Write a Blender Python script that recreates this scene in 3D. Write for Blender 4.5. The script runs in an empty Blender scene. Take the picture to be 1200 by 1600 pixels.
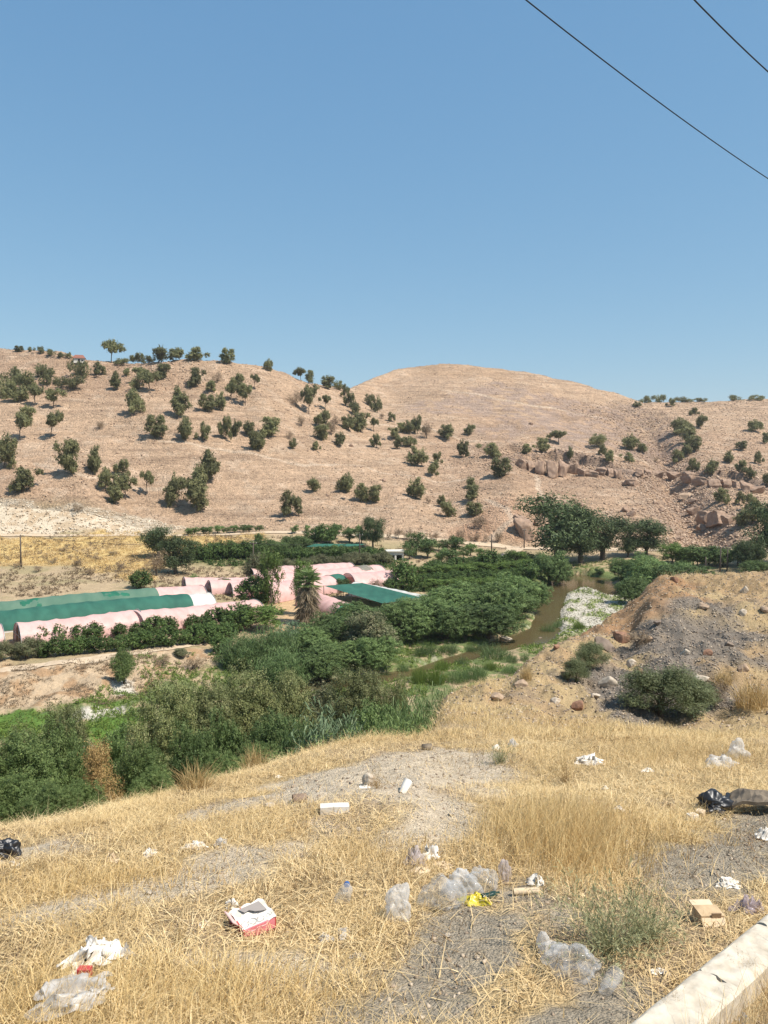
import bpy, bmesh, math, random
import numpy as np
from mathutils import Vector, Matrix

SC = bpy.context.scene
COL = SC.collection
rng = np.random.default_rng(7)
random.seed(7)

# ------------------------------------------------------------------ camera
EYE = 1.7
FPX = 1230.0                       # focal length in photo pixels (photo 1200 x 1600)
PITCH = math.atan(80 / FPX)        # looking slightly down
CP, SP = math.cos(PITCH), math.sin(PITCH)


def ray(px, py):
    """direction with forward (Y) component 1 for a photo pixel"""
    u = (px - 600) / FPX
    v = (800 - py) / FPX
    d = CP + v * SP
    return u / d, (v * CP - SP) / d


# ------------------------------------------------------------------ noise
def _hash(ix, iy, seed):
    h = (ix.astype(np.int64) * 374761393 + iy.astype(np.int64) * 668265263 + seed * 974634777) & 0xFFFFFFFF
    h = ((h ^ (h >> 13)) * 1274126177) & 0xFFFFFFFF
    h = (h ^ (h >> 16)) & 0xFFFFFFFF
    return h.astype(np.float64) / 4294967295.0


def vnoise(x, y, seed=0):
    x = np.asarray(x, float); y = np.asarray(y, float)
    xi = np.floor(x); yi = np.floor(y)
    fx = x - xi; fy = y - yi
    fx = fx * fx * fx * (fx * (fx * 6 - 15) + 10)
    fy = fy * fy * fy * (fy * (fy * 6 - 15) + 10)
    a = _hash(xi, yi, seed); b = _hash(xi + 1, yi, seed)
    c = _hash(xi, yi + 1, seed); d = _hash(xi + 1, yi + 1, seed)
    return (a + (b - a) * fx + (c - a) * fy + (a - b - c + d) * fx * fy) * 2 - 1


def fbm(x, y, oct=4, seed=0, gain=0.5):
    s = 0; a = 1.0; t = 0
    for i in range(oct):
        s = s + a * vnoise(x, y, seed + i * 17)
        t += a
        c, sn = 0.8, 0.6
        x, y = (x * c - y * sn) * 2.03 + 5.1, (x * sn + y * c) * 2.03 - 3.7
        a *= gain
    return s / t * 1.6


def sstep(a, b, x):
    t = np.clip((x - a) / (b - a), 0, 1)
    return t * t * (3 - 2 * t)


# ------------------------------------------------------------------ base terrain
# every row is one contour feature across the view: (photo column, distance, photo row or height)
ROWS = [
    [(-400, .5, 0.0), (1600, .5, 0.0)],
    [(-400, 2.75, -.33), (1600, 2.75, -.33)],
    [(-200, 4.5, 1375), (0, 4.9, 1330), (200, 5.8, 1276), (400, 6.8, 1220), (620, 8.5, 1156), (800, 8.5, 1160), (1000, 8.5, 1160), (1200, 8.5, 1162), (1400, 8.5, 1165)],
    [(-200, 11.5, -4.6), (0, 12, -4.6), (200, 13, -5.2), (400, 14, -4.7), (560, 14.5, -4.6), (640, 13, -3.6), (700, 12, 1108), (800, 11.5, 1112), (900, 12.5, 1114), (1000, 13, 1116), (1200, 13, 1118), (1400, 13, 1120)],
    [(-200, 22, -9.7), (0, 22, -9.7), (200, 23, -10), (400, 24, -9.5), (560, 24, -9), (640, 20, -7), (700, 14.5, 1095), (760, 15, 1062), (800, 16, 1050), (870, 18.5, 1008), (930, 21, 978), (985, 23, 942), (1020, 23.5, 908), (1060, 24, 896), (1200, 24, 896), (1400, 24, 900)],
    [(-200, 35, -14), (0, 36, -14.2), (200, 39, -14.5), (400, 42, -14.8), (560, 42, -14.5), (640, 38, -13.5), (700, 26, -10.5), (800, 26.5, -11.5), (900, 29, -12), (1000, 32, -10.5), (1200, 36, -8), (1400, 36, -8)],
    [(-200, 48, -18.8), (0, 51, -19.3), (200, 56, -19.5), (400, 64, -19.9), (620, 69, -20), (700, 71, -20), (800, 78, -20), (1000, 96, -19.8), (1200, 105, -19), (1400, 110, -18.5)],
    [(-200, 60, -19.3), (0, 63, -19.4), (200, 68, -19.5), (400, 80, -19.9), (620, 92, -20), (700, 100, -20), (800, 114, -20), (1000, 150, -19.8), (1200, 142, -18.6), (1400, 140, -18)],
    [(-200, 72, -18), (0, 74, 1047), (200, 79, 1022), (330, 86, -18.8), (400, 88, -19), (620, 100, -19.4), (800, 124, -19.3), (900, 157, -19), (1000, 160, -18.6), (1200, 150, -17.8), (1400, 150, -17.5)],
    [(-200, 92, -18), (0, 92, -18.1), (200, 96, -18.1), (400, 105, -18.7), (620, 118, -19), (800, 138, -18.9), (900, 160, -18.8), (1000, 163, -18.3), (1200, 157, -17.8), (1400, 156, -17.5)],
    [(-200, 118, -16.8), (0, 119, 918), (200, 121, 912), (300, 124, -17.8), (400, 135, -18.2), (620, 145, -18.2), (800, 155, -18.3), (900, 163, -18.6), (1000, 167, -18.0), (1200, 164, -17.6), (1400, 164, -17.5)],
    [(-200, 163, 836), (0, 165, 836), (200, 166, 836), (400, 172, 832), (620, 176, 838), (800, 175, 856), (900, 173, 858), (1000, 172, 860), (1200, 170, 863), (1400, 170, 865)],
    [(-200, 172, 786), (0, 173, 786), (120, 174, 790), (230, 174, 822), (330, 177, 824), (400, 180, 822), (620, 184, 815), (700, 186, 822), (790, 184, 815), (840, 181, 838), (900, 180, 837), (1000, 180, 837), (1200, 178, 840), (1400, 178, 842)],
    [(-200, 225, 655), (0, 225, 660), (200, 225, 670), (400, 235, 682), (500, 250, 692), (620, 280, 690), (800, 290, 692), (900, 285, 708), (1000, 275, 725), (1200, 270, 738), (1400, 270, 738)],
    [(-200, 270, 575), (0, 270, 577), (200, 268, 597), (400, 275, 602), (480, 295, 620), (560, 330, 628), (620, 395, 594), (700, 400, 585), (800, 400, 594), (900, 395, 620), (1000, 395, 642), (1200, 410, 638), (1400, 410, 638)],
    [(-200, 292, 545), (0, 290, 547), (60, 288, 549), (100, 287, 556), (140, 286, 566), (200, 285, 572), (250, 286, 566), (350, 290, 567), (400, 294, 575), (440, 302, 585), (500, 320, 603), (540, 345, 607), (560, 370, 602), (600, 405, 584), (640, 420, 576), (720, 430, 571.5), (780, 430, 577), (850, 428, 589), (920, 425, 606), (980, 424, 621), (1010, 428, 627), (1100, 445, 628), (1200, 450, 624), (1400, 450, 620)],
    [(-200, 345, 575), (0, 345, 575), (400, 350, 600), (560, 430, 620), (720, 490, 600), (1000, 500, 640), (1400, 520, 636)],
    [(-400, 900, 12.0), (1600, 900, 12.0)],
    [(-400, 1800, 0.0), (1600, 1800, 0.0)],
]


def pchip_slopes(xk, yk):
    h = np.diff(xk, axis=-1); d = np.diff(yk, axis=-1) / h
    m = np.zeros_like(yk)
    m[..., 0] = d[..., 0]; m[..., -1] = d[..., -1]
    d0, d1 = d[..., :-1], d[..., 1:]
    same = (d0 * d1) > 0
    w1 = 2 * h[..., 1:] + h[..., :-1]; w2 = h[..., 1:] + 2 * h[..., :-1]
    den = np.where(same, w1 / np.where(d0 == 0, 1, d0) + w2 / np.where(d1 == 0, 1, d1), 1)
    m[..., 1:-1] = np.where(same, (w1 + w2) / den, 0)
    return m


def pchip(xk, yk, x):
    xk = np.asarray(xk, float); yk = np.asarray(yk, float)
    m = pchip_slopes(xk, yk)
    x = np.clip(x, xk[0], xk[-1])
    i = np.clip(np.searchsorted(xk, x, side='right') - 1, 0, len(xk) - 2)
    h = xk[i + 1] - xk[i]; t = (x - xk[i]) / h
    return ((2 * t**3 - 3 * t**2 + 1) * yk[i] + (t**3 - 2 * t**2 + t) * h * m[i]
            + (-2 * t**3 + 3 * t**2) * yk[i + 1] + (t**3 - t**2) * h * m[i + 1])


NT = 12001
TT = np.linspace(-.85, .85, NT)
TY = np.zeros((NT, len(ROWS))); TZ = np.zeros((NT, len(ROWS)))
for r, row in enumerate(ROWS):
    ts, ys, zs = [], [], []
    for px, Y, v in row:
        if v > 300:
            t, s = ray(px, v); z = EYE + Y * s
        else:
            t = (px - 600) / FPX; z = v
        ts.append(t); ys.append(Y); zs.append(z)
    TY[:, r] = pchip(ts, ys, TT); TZ[:, r] = pchip(ts, zs, TT)
TM = pchip_slopes(TY, TZ)


def base(x, y):
    x = np.asarray(x, float); y = np.asarray(y, float)
    x, y = np.broadcast_arrays(x, y)
    shp = x.shape
    x = x.ravel(); y = y.ravel()
    t = np.clip(x / np.maximum(y, 2.0), TT[0], TT[-1])
    ti = np.clip(np.round((t - TT[0]) / (TT[1] - TT[0])).astype(int), 0, NT - 1)
    Yk = TY[ti]
    yy = np.clip(y, .5, 1799)
    i = np.clip((yy[:, None] >= Yk).sum(1) - 1, 0, Yk.shape[1] - 2)
    n = np.arange(len(yy))
    Zk = TZ[ti]; Mk = TM[ti]
    y0 = Yk[n, i]; h = Yk[n, i + 1] - y0
    u = (yy - y0) / h
    z = ((2 * u**3 - 3 * u**2 + 1) * Zk[n, i] + (u**3 - 2 * u**2 + u) * h * Mk[n, i]
         + (-2 * u**3 + 3 * u**2) * Zk[n, i + 1] + (u**3 - u**2) * h * Mk[n, i + 1])
    return z.reshape(shp)


YS = np.concatenate([np.linspace(1.2, 12, 500), np.linspace(12.05, 40, 350), np.linspace(40.2, 520, 2400)])


def cast(px, py, fn, ymin=0.0):
    tx, s = ray(px, py)
    ys = YS[YS > ymin]
    zg = fn(tx * ys, ys)
    zr = EYE + ys * s
    k = np.argmax(zg >= zr)
    if zg[k] < zr[k] or ys[k] > 470:       # just over a crest: stand on the crest
        m = (ys > max(240, ymin)) & (ys < 460)
        k2 = np.argmax(np.where(m, (zg - zr) / ys, -9))
        return tx * ys[k2], ys[k2]
    Y = ys[k]
    if k > 0:
        a0 = zr[k - 1] - zg[k - 1]; a1 = zr[k] - zg[k]
        if a0 > 0 >= a1:
            Y = ys[k - 1] + (ys[k] - ys[k - 1]) * a0 / (a0 - a1)
    return tx * Y, Y


def B(px, py, ymin=0.0):
    return cast(px, py, base, ymin)


def on_plane(px, py, z):
    tx, s = ray(px, py)
    Y = (z - EYE) / s
    return tx * Y, Y


def seg_dist(x, y, pts, closed=False):
    """distance to a polyline, the parameter along it and the signed side"""
    best = np.full(x.shape, 1e9); par = np.zeros(x.shape); side = np.zeros(x.shape)
    P = list(pts) + ([pts[0]] if closed else [])
    for i in range(len(P) - 1):
        ax, ay = P[i][:2]; bx, by = P[i + 1][:2]
        dx, dy = bx - ax, by - ay
        L2 = dx * dx + dy * dy + 1e-12
        t = np.clip(((x - ax) * dx + (y - ay) * dy) / L2, 0, 1)
        d = np.hypot(x - ax - t * dx, y - ay - t * dy)
        m = d < best
        best = np.where(m, d, best); par = np.where(m, i + t, par)
        side = np.where(m, np.sign(dx * (y - ay) - dy * (x - ax)), side)
    return best, par, side


def poly_sd(x, y, pts):
    """signed distance to a polygon, positive inside"""
    d, _, _ = seg_dist(x, y, pts, True)
    ins = np.zeros(x.shape, bool)
    n = len(pts)
    for i in range(n):
        ax, ay = pts[i]; bx, by = pts[(i + 1) % n]
        c = ((ay > y) != (by > y)) & (x < (bx - ax) * (y - ay) / (by - ay + 1e-12) + ax)
        ins ^= c
    return np.where(ins, d, -d)


def pmask(x, y, pts, soft, wob=0.0, ws=1.0, seed=3):
    xs = [p[0] for p in pts]; ys = [p[1] for p in pts]
    m = 3 * soft + wob + 1
    sel = (x > min(xs) - m) & (x < max(xs) + m) & (y > min(ys) - m) & (y < max(ys) + m)
    out = np.zeros(x.shape)
    if sel.any():
        xx, yy = x[sel], y[sel]
        sd = poly_sd(xx, yy, pts)
        if wob:
            sd = sd + wob * fbm(xx * ws, yy * ws, 3, seed)
        out[sel] = sstep(-soft, soft, sd)
    return out


WATER_Z = -20.45
RIVER_PX = [(1330, 935, 5), (1080, 932, 4), (985, 930, 3.6), (940, 916, 3.2), (897, 903, 5.0), (868, 928, 1.9), (856, 956, 1.3), (851, 984, 1.5), (816, 1002, 3.0), (740, 1022, 1.0), (660, 1048, 1.0), (560, 1066, 1.7), (470, 1076, 2.4), (380, 1105, 2.5), (250, 1160, 1.6), (120, 1190, 1.5), (-150, 1220, 1.5)]
RIVER = [on_plane(px, py, WATER_Z) + (w,) for px, py, w in RIVER_PX]
LEDGE = [B(px, py) for px, py in [(788, 722), (812, 718), (850, 716), (880, 722), (920, 728), (960, 735), (1005, 742), (1040, 742), (1080, 745), (1130, 752), (1200, 762), (1260, 765)]]
GULLY = [B(px, py) for px, py in [(985, 640), (1015, 672), (1040, 700), (1046, 740), (1066, 780), (1092, 812), (1120, 842), (1150, 858)]]
LEDGE2 = [B(px, py) for px, py in [(925, 646), (960, 650), (1000, 655), (1040, 668)]]


def H(x, y):
    x = np.asarray(x, float); y = np.asarray(y, float)
    x, y = np.broadcast_arrays(x, y)
    z = base(x, y)
    t = x / np.maximum(y, 1.0)
    # verge
    near = 1 - sstep(12, 26, y)
    z = z + near * (.05 * fbm(x * .9, y * .9, 3, 1) * sstep(1.5, 4, y) + .012 * fbm(x * 7, y * 7, 3, 2))
    # spoil heap
    heap = sstep(10, 13, y) * (1 - sstep(26, 32, y)) * sstep(.02, .12, t)
    z = z + heap * (.15 * fbm(x * .55, y * .55, 4, 5) + .09 * fbm(x * 2.6, y * 2.6, 4, 6) - .10 * np.abs(fbm(x * 1.5, y * .5, 3, 7)))
    bank = sstep(9, 16, y) * (1 - sstep(58, 66, y)) * (1 - heap)
    z = z + bank * .35 * fbm(x * .22, y * .22, 4, 8)
    val = sstep(58, 66, y) * (1 - sstep(160, 172, y))
    z = z + val * (.12 * fbm(x * .25, y * .25, 3, 9) + .03 * fbm(x * 1.6, y * 1.6, 2, 10))
    bankL = sstep(60, 64, y) * (1 - sstep(74, 80, y)) * (1 - sstep(-.25, -.16, t))
    z = z + bankL * .5 * fbm(x * .35, y * .35, 4, 12)
    hill = sstep(174, 196, y)
    z = z + hill * (1.1 * fbm(x * .035, y * .035, 3, 13) + .45 * fbm(x * .13, y * .13, 4, 14))
    ph = z / 1.5 + .5 * fbm(x * .05, y * .05, 3, 15)
    saw = ph - np.floor(ph)
    z = z + hill * .16 * (saw - .5) * (.5 + .5 * fbm(x * .06, y * .06, 2, 16)) * (1 - sstep(380, 420, y))
    # river channel
    sel = (y > 45) & (y < 180) & (z < -14)
    if sel.any():
        xx, yy = x[sel], y[sel]
        d, par, _ = seg_dist(xx, yy, RIVER)
        i = np.clip(par.astype(int), 0, len(RIVER) - 2); f = par - i
        W = np.array([p[2] for p in RIVER])
        w = W[i] * (1 - f) + W[i + 1] * f
        w = w * (1 + .18 * fbm(xx * .22, yy * .22, 2, 20))
        k = 1 - sstep(w - .7, w + 1.3, d)
        zz = z[sel]
        z = z.copy()
        z[sel] = zz * (1 - k) + np.minimum(zz, WATER_Z - .5) * k
    # rock steps and the gully on the far slope
    sel = (y > 165) & (t > .05)
    if sel.any():
        xx, yy = x[sel], y[sel]; zz = z[sel]
        for L, hh, sd in ((LEDGE, 3.4, 31), (LEDGE2, 2.4, 33)):
            d, par, side = seg_dist(xx, yy, L)
            sg = d * np.where(side > 0, 1, -1) + 1.6 * fbm(xx * .32, yy * .32, 3, sd)
            ends = sstep(0, 1.2, par) * (1 - sstep(len(L) - 2.5, len(L) - 1.0, par))
            brk = .35 + .65 * sstep(-.35, .25, fbm(xx * .11, yy * .05, 2, sd + 1))
            zz = zz + hh * ends * brk * sstep(-.6, .9, sg) * (1 - sstep(4, 26, sg))
        d, par, side = seg_dist(xx, yy, GULLY)
        zz = zz - 6.0 * np.exp(-(d / 6.5) ** 2) * sstep(0, 1.5, par) * (1 - sstep(5.6, 7, par))
        z = z.copy(); z[sel] = zz
    return z


def G(px, py, ymin=0.0):
    """point of the ground seen at a photo pixel"""
    x, y = cast(px, py, H, ymin)
    return Vector((x, y, float(H(np.array([x]), np.array([y]))[0])))


def GY(px, Y, py=900):
    tx, _ = ray(px, py)
    x = tx * Y
    return Vector((x, Y, float(H(np.array([x]), np.array([float(Y)]))[0])))


def gz(x, y):
    return float(H(np.array([float(x)]), np.array([float(y)]))[0])


# ------------------------------------------------------------------ object helpers
def mk_mesh(name, V, F, smooth=False, rnd=None, col=None):
    V = np.asarray(V, np.float32); F = np.asarray(F, np.int32)
    me = bpy.data.meshes.new(name)
    n, k = F.shape
    me.vertices.add(len(V)); me.vertices.foreach_set('co', V.ravel())
    me.loops.add(n * k); me.loops.foreach_set('vertex_index', F.ravel())
    me.polygons.add(n)
    me.polygons.foreach_set('loop_start', np.arange(0, n * k, k, dtype=np.int32))
    me.update(calc_edges=True)
    if smooth:
        me.polygons.foreach_set('use_smooth', np.ones(n, bool))
    if rnd is not None:
        a = me.attributes.new('rnd', 'FLOAT', 'POINT')
        a.data.foreach_set('value', np.asarray(rnd, np.float32))
    if col is not None:
        a = me.attributes.new('Col', 'FLOAT_COLOR', 'POINT')
        c = np.ones((len(V), 4), np.float32); c[:, :3] = col
        a.data.foreach_set('color', c.ravel())
    return me


def link(name, me, mat=None, parent=None, label=None, cat=None, group=None, kind=None):
    o = bpy.data.objects.new(name, me); COL.objects.link(o)
    if mat is not None and me is not None and len(me.materials) == 0:
        me.materials.append(mat)
    if parent is not None: o.parent = parent
    if label: o['label'] = label
    if cat: o['category'] = cat
    if group: o['group'] = group
    if kind: o['kind'] = kind
    return o


def thing(name, loc, rz=0, sc=1.0, label=None, cat=None, group=None):
    o = link(name, None, label=label, cat=cat, group=group)
    o.location = loc; o.rotation_euler = (0, 0, rz)
    o.scale = (sc, sc, sc) if not hasattr(sc, '__len__') else sc
    o.empty_display_size = .2
    return o


class MB:
    """collects quads / tris into one mesh"""
    def __init__(s): s.v = []; s.f = []
    def add(s, V, F):
        o = len(s.v); s.v += [tuple(p) for p in V]; s.f += [tuple(i + o for i in f) for f in F]
        return s
    def box(s, c, size, rot=None, bev=0):
        hx, hy, hz = size[0] / 2, size[1] / 2, size[2] / 2
        V = [Vector((x * hx, y * hy, z * hz)) for z in (-1, 1) for y in (-1, 1) for x in (-1, 1)]
        if rot is not None: V = [rot @ p for p in V]
        V = [p + Vector(c) for p in V]
        return s.add(V, [(0, 2, 3, 1), (4, 5, 7, 6), (0, 1, 5, 4), (2, 6, 7, 3), (0, 4, 6, 2), (1, 3, 7, 5)])
    def tube(s, path, radii, n=6, cap=True):
        path = [Vector(p) for p in path]
        if not hasattr(radii, '__len__'): radii = [radii] * len(path)
        V = []; F = []
        for i, p in enumerate(path):
            d = (path[min(i + 1, len(path) - 1)] - path[max(i - 1, 0)]).normalized()
            a = d.orthogonal().normalized() if i == 0 else (a - d * a.dot(d)).normalized()
            b = d.cross(a)
            for k in range(n):
                t = 2 * math.pi * k / n
                V.append(p + (a * math.cos(t) + b * math.sin(t)) * radii[i])
        for i in range(len(path) - 1):
            for k in range(n):
                F.append((i * n + k, i * n + (k + 1) % n, (i + 1) * n + (k + 1) % n, (i + 1) * n + k))
        if cap:
            F.append(tuple(range(n - 1, -1, -1))); F.append(tuple((len(path) - 1) * n + k for k in range(n)))
        return s.add(V, F)
    def mesh(s, name, smooth=False):
        me = bpy.data.meshes.new(name); me.from_pydata(s.v, [], s.f); me.update()
        if smooth: me.polygons.foreach_set('use_smooth', np.ones(len(me.polygons), bool))
        return me
    def build(s, name, mat, parent=None, smooth=False, **kw):
        return link(name, s.mesh(name, smooth), mat, parent, **kw)


# ------------------------------------------------------------------ materials
def nt_new(name):
    m = bpy.data.materials.new(name); m.use_nodes = True
    n = m.node_tree; n.nodes.clear()
    return m, n.nodes, n.links


def ramp(nodes, stops):
    r = nodes.new('ShaderNodeValToRGB')
    e = r.color_ramp.elements
    while len(e) < len(stops): e.new(.5)
    for k, (p, c) in zip(e, stops):
        k.position = p; k.color = (*c, 1) if len(c) == 3 else c
    return r


def plain(name, c, c2=None, rough=.7, scale=8, bump=.1, spec=.3, metal=0.0, detail=5):
    m, N, L = nt_new(name)
    out = N.new('ShaderNodeOutputMaterial'); b = N.new('ShaderNodeBsdfPrincipled')
    b.inputs['Roughness'].default_value = rough; b.inputs['Specular IOR Level'].default_value = spec
    b.inputs['Metallic'].default_value = metal
    tc = N.new('ShaderNodeTexCoord'); no = N.new('ShaderNodeTexNoise')
    no.inputs['Scale'].default_value = scale; no.inputs['Detail'].default_value = detail
    L.new(tc.outputs['Object'], no.inputs['Vector'])
    if c2 is None: c2 = tuple(v * .78 for v in c)
    r = ramp(N, [(.32, c2), (.68, c)])
    L.new(no.outputs['Fac'], r.inputs['Fac']); L.new(r.outputs['Color'], b.inputs['Base Color'])
    if bump:
        bp = N.new('ShaderNodeBump'); bp.inputs['Strength'].default_value = bump; bp.inputs['Distance'].default_value = .02
        L.new(no.outputs['Fac'], bp.inputs['Height']); L.new(bp.outputs['Normal'], b.inputs['Normal'])
    L.new(b.outputs[0], out.inputs[0])
    return m


def leaf_mat(name, c1, c2, c3=None, trans=.22, objvar=.25):
    """foliage: colour differs leaf by leaf and plant by plant"""
    m, N, L = nt_new(name)
    out = N.new('ShaderNodeOutputMaterial')
    at = N.new('ShaderNodeAttribute'); at.attribute_name = 'rnd'
    r = ramp(N, [(0, c1), (.6, c2), (1, c3 or c2)])
    L.new(at.outputs['Fac'], r.inputs['Fac'])
    oi = N.new('ShaderNodeObjectInfo')
    mr = N.new('ShaderNodeMapRange'); mr.inputs['To Min'].default_value = 1 - objvar; mr.inputs['To Max'].default_value = 1 + objvar
    L.new(oi.outputs['Random'], mr.inputs['Value'])
    hs = N.new('ShaderNodeHueSaturation')
    L.new(r.outputs['Color'], hs.inputs['Color']); L.new(mr.outputs['Result'], hs.inputs['Value'])
    d = N.new('ShaderNodeBsdfPrincipled'); d.inputs['Roughness'].default_value = .6; d.inputs['Specular IOR Level'].default_value = .25
    t = N.new('ShaderNodeBsdfTranslucent')
    mx = N.new('ShaderNodeMixShader'); mx.inputs[0].default_value = trans
    L.new(hs.outputs['Color'], d.inputs['Base Color']); L.new(hs.outputs['Color'], t.inputs['Color'])
    L.new(d.outputs[0], mx.inputs[1]); L.new(t.outputs[0], mx.inputs[2]); L.new(mx.outputs[0], out.inputs[0])
    return m


def ground_mat(name, scales, strengths, bump, bdist, bscale, strata=None):
    """vertex colour (soil kinds) broken up by procedural grain, with bump"""
    m, N, L = nt_new(name)
    out = N.new('ShaderNodeOutputMaterial'); b = N.new('ShaderNodeBsdfPrincipled')
    b.inputs['Roughness'].default_value = .95; b.inputs['Specular IOR Level'].default_value = .12
    at = N.new('ShaderNodeAttribute'); at.attribute_name = 'Col'
    tc = N.new('ShaderNodeTexCoord')
    prev = at.outputs['Color']
    for sc, st in zip(scales, strengths):
        no = N.new('ShaderNodeTexNoise'); no.inputs['Scale'].default_value = sc; no.inputs['Detail'].default_value = 6; no.inputs['Roughness'].default_value = .65
        L.new(tc.outputs['Object'], no.inputs['Vector'])
        mr = N.new('ShaderNodeMapRange'); mr.inputs['From Min'].default_value = .3; mr.inputs['From Max'].default_value = .7
        mr.inputs['To Min'].default_value = 1 - st; mr.inputs['To Max'].default_value = 1 + st * .8
        L.new(no.outputs['Fac'], mr.inputs['Value'])
        mu = N.new('ShaderNodeMix'); mu.data_type = 'RGBA'; mu.blend_type = 'MULTIPLY'; mu.inputs[0].default_value = 1
        L.new(prev, mu.inputs[6]); L.new(mr.outputs[0], mu.inputs[7])
        prev = mu.outputs[2]
    hsrc = None
    if strata:                      # long contour-following ledges of soil and stone
        mp = N.new('ShaderNodeMapping'); mp.inputs['Scale'].default_value = strata
        L.new(tc.outputs['Object'], mp.inputs['Vector'])
        ns = N.new('ShaderNodeTexNoise'); ns.inputs['Scale'].default_value = 1.0; ns.inputs['Detail'].default_value = 7; ns.inputs['Roughness'].default_value = .7
        L.new(mp.outputs[0], ns.inputs['Vector']); hsrc = ns.outputs['Fac']
        mr = N.new('ShaderNodeMapRange'); mr.inputs['From Min'].default_value = .34; mr.inputs['From Max'].default_value = .62
        mr.inputs['To Min'].default_value = .80; mr.inputs['To Max'].default_value = 1.10
        L.new(hsrc, mr.inputs['Value'])
        mu = N.new('ShaderNodeMix'); mu.data_type = 'RGBA'; mu.blend_type = 'MULTIPLY'; mu.inputs[0].default_value = 1
        L.new(prev, mu.inputs[6]); L.new(mr.outputs[0], mu.inputs[7]); prev = mu.outputs[2]
        mp = N.new('ShaderNodeMapping'); mp.inputs['Scale'].default_value = (.75, .35, 3.6)      # short dark dashes painted in as shadows of stones and little ledges
        L.new(tc.outputs['Object'], mp.inputs['Vector'])
        nd = N.new('ShaderNodeTexNoise'); nd.inputs['Scale'].default_value = 1.0; nd.inputs['Detail'].default_value = 4; nd.inputs['Roughness'].default_value = .6
        L.new(mp.outputs[0], nd.inputs['Vector'])
        mr = N.new('ShaderNodeMapRange'); mr.inputs['From Min'].default_value = .55; mr.inputs['From Max'].default_value = .66
        mr.inputs['To Min'].default_value = 1; mr.inputs['To Max'].default_value = .66
        L.new(nd.outputs['Fac'], mr.inputs['Value'])
        mu = N.new('ShaderNodeMix'); mu.data_type = 'RGBA'; mu.blend_type = 'MULTIPLY'; mu.inputs[0].default_value = 1
        L.new(prev, mu.inputs[6]); L.new(mr.outputs[0], mu.inputs[7]); prev = mu.outputs[2]
    L.new(prev, b.inputs['Base Color'])
    nb = N.new('ShaderNodeTexNoise'); nb.inputs['Scale'].default_value = bscale; nb.inputs['Detail'].default_value = 8; nb.inputs['Roughness'].default_value = .7
    L.new(tc.outputs['Object'], nb.inputs['Vector'])
    vo = N.new('ShaderNodeTexVoronoi'); vo.inputs['Scale'].default_value = bscale * 2.2
    L.new(tc.outputs['Object'], vo.inputs['Vector'])
    ad = N.new('ShaderNodeMath'); ad.operation = 'MULTIPLY_ADD'; ad.inputs[1].default_value = -.5
    L.new(vo.outputs['Distance'], ad.inputs[0]); L.new(nb.outputs['Fac'], ad.inputs[2])
    if hsrc is not None:
        a2 = N.new('ShaderNodeMath'); a2.operation = 'MULTIPLY_ADD'; a2.inputs[1].default_value = 1.6
        L.new(hsrc, a2.inputs[0]); L.new(ad.outputs[0], a2.inputs[2]); ad = a2
    bp = N.new('ShaderNodeBump'); bp.inputs['Strength'].default_value = bump; bp.inputs['Distance'].default_value = bdist
    L.new(ad.outputs[0], bp.inputs['Height']); L.new(bp.outputs['Normal'], b.inputs['Normal'])
    L.new(b.outputs[0], out.inputs[0])
    return m

# ------------------------------------------------------------------ terrain sheets
def seg_space(a, b, n): return np.linspace(a, b, n, endpoint=False)


gy = np.concatenate([seg_space(-3, 2.4, 20), seg_space(2.4, 9.6, 420), seg_space(9.6, 26, 240), seg_space(26, 60, 90),
                     seg_space(60, 172, 330), seg_space(172, 300, 260), seg_space(300, 460, 190), seg_space(460, 1750, 30), [1750]])
gt = np.concatenate([seg_space(-1.1, -.56, 70), seg_space(-.56, .56, 820), np.linspace(.56, 1.1, 71)])
GX = gt[None, :] * (np.maximum(gy, 0)[:, None] + 4.0)
GYY = np.repeat(gy[:, None], len(gt), 1)
GZ = np.zeros_like(GX)
for k in range(0, len(gy), 60):
    GZ[k:k + 60] = H(GX[k:k + 60], GYY[k:k + 60])


def C(*v): return np.array(v, float)


def mixc(col, m, c):
    return col * (1 - m[..., None]) + c * m[..., None]


def wp(pts, fn=B, ymin=0.0): return [fn(px, py, ymin) for px, py in pts]


def G2(px, py, ymin=0.0): return cast(px, py, H, ymin)


# areas of different soil, as outlines on the ground
TRACKS = [wp([(420, 1232), (480, 1208), (560, 1190), (700, 1174), (780, 1176), (805, 1200), (760, 1240), (670, 1262), (560, 1250), (440, 1258)]),
          wp([(215, 1405), (300, 1362), (400, 1326), (500, 1288), (530, 1305), (440, 1356), (330, 1400), (240, 1422)]),
          wp([(-60, 1325), (60, 1312), (150, 1300), (150, 1325), (60, 1340), (-60, 1360)]),
          wp([(560, 1300), (640, 1270), (740, 1262), (760, 1290), (660, 1322), (580, 1325)]),
          wp([(320, 1500), (420, 1470), (470, 1500), (400, 1540)]),
          wp([(280, 1290), (420, 1262), (480, 1235), (430, 1232), (330, 1262)]),
          wp([(-50, 1470), (120, 1440), (210, 1400), (190, 1392), (60, 1425), (-50, 1440)])]
GRAVEL = [wp([(390, 1640), (500, 1545), (610, 1478), (735, 1418), (850, 1388), (905, 1395), (880, 1470), (830, 1540), (790, 1640)]),
          wp([(1000, 1345), (1090, 1292), (1180, 1262), (1260, 1262), (1260, 1390), (1180, 1410), (1080, 1398), (1010, 1380)]),
          wp([(790, 1640), (830, 1560), (900, 1520), (985, 1560), (960, 1640)])]
SHALE = wp([(862, 1112), (905, 1075), (960, 1035), (1005, 990), (1050, 955), (1120, 945), (1180, 955), (1195, 1010), (1150, 1055), (1120, 1100), (1040, 1114), (960, 1116)], G2)
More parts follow.
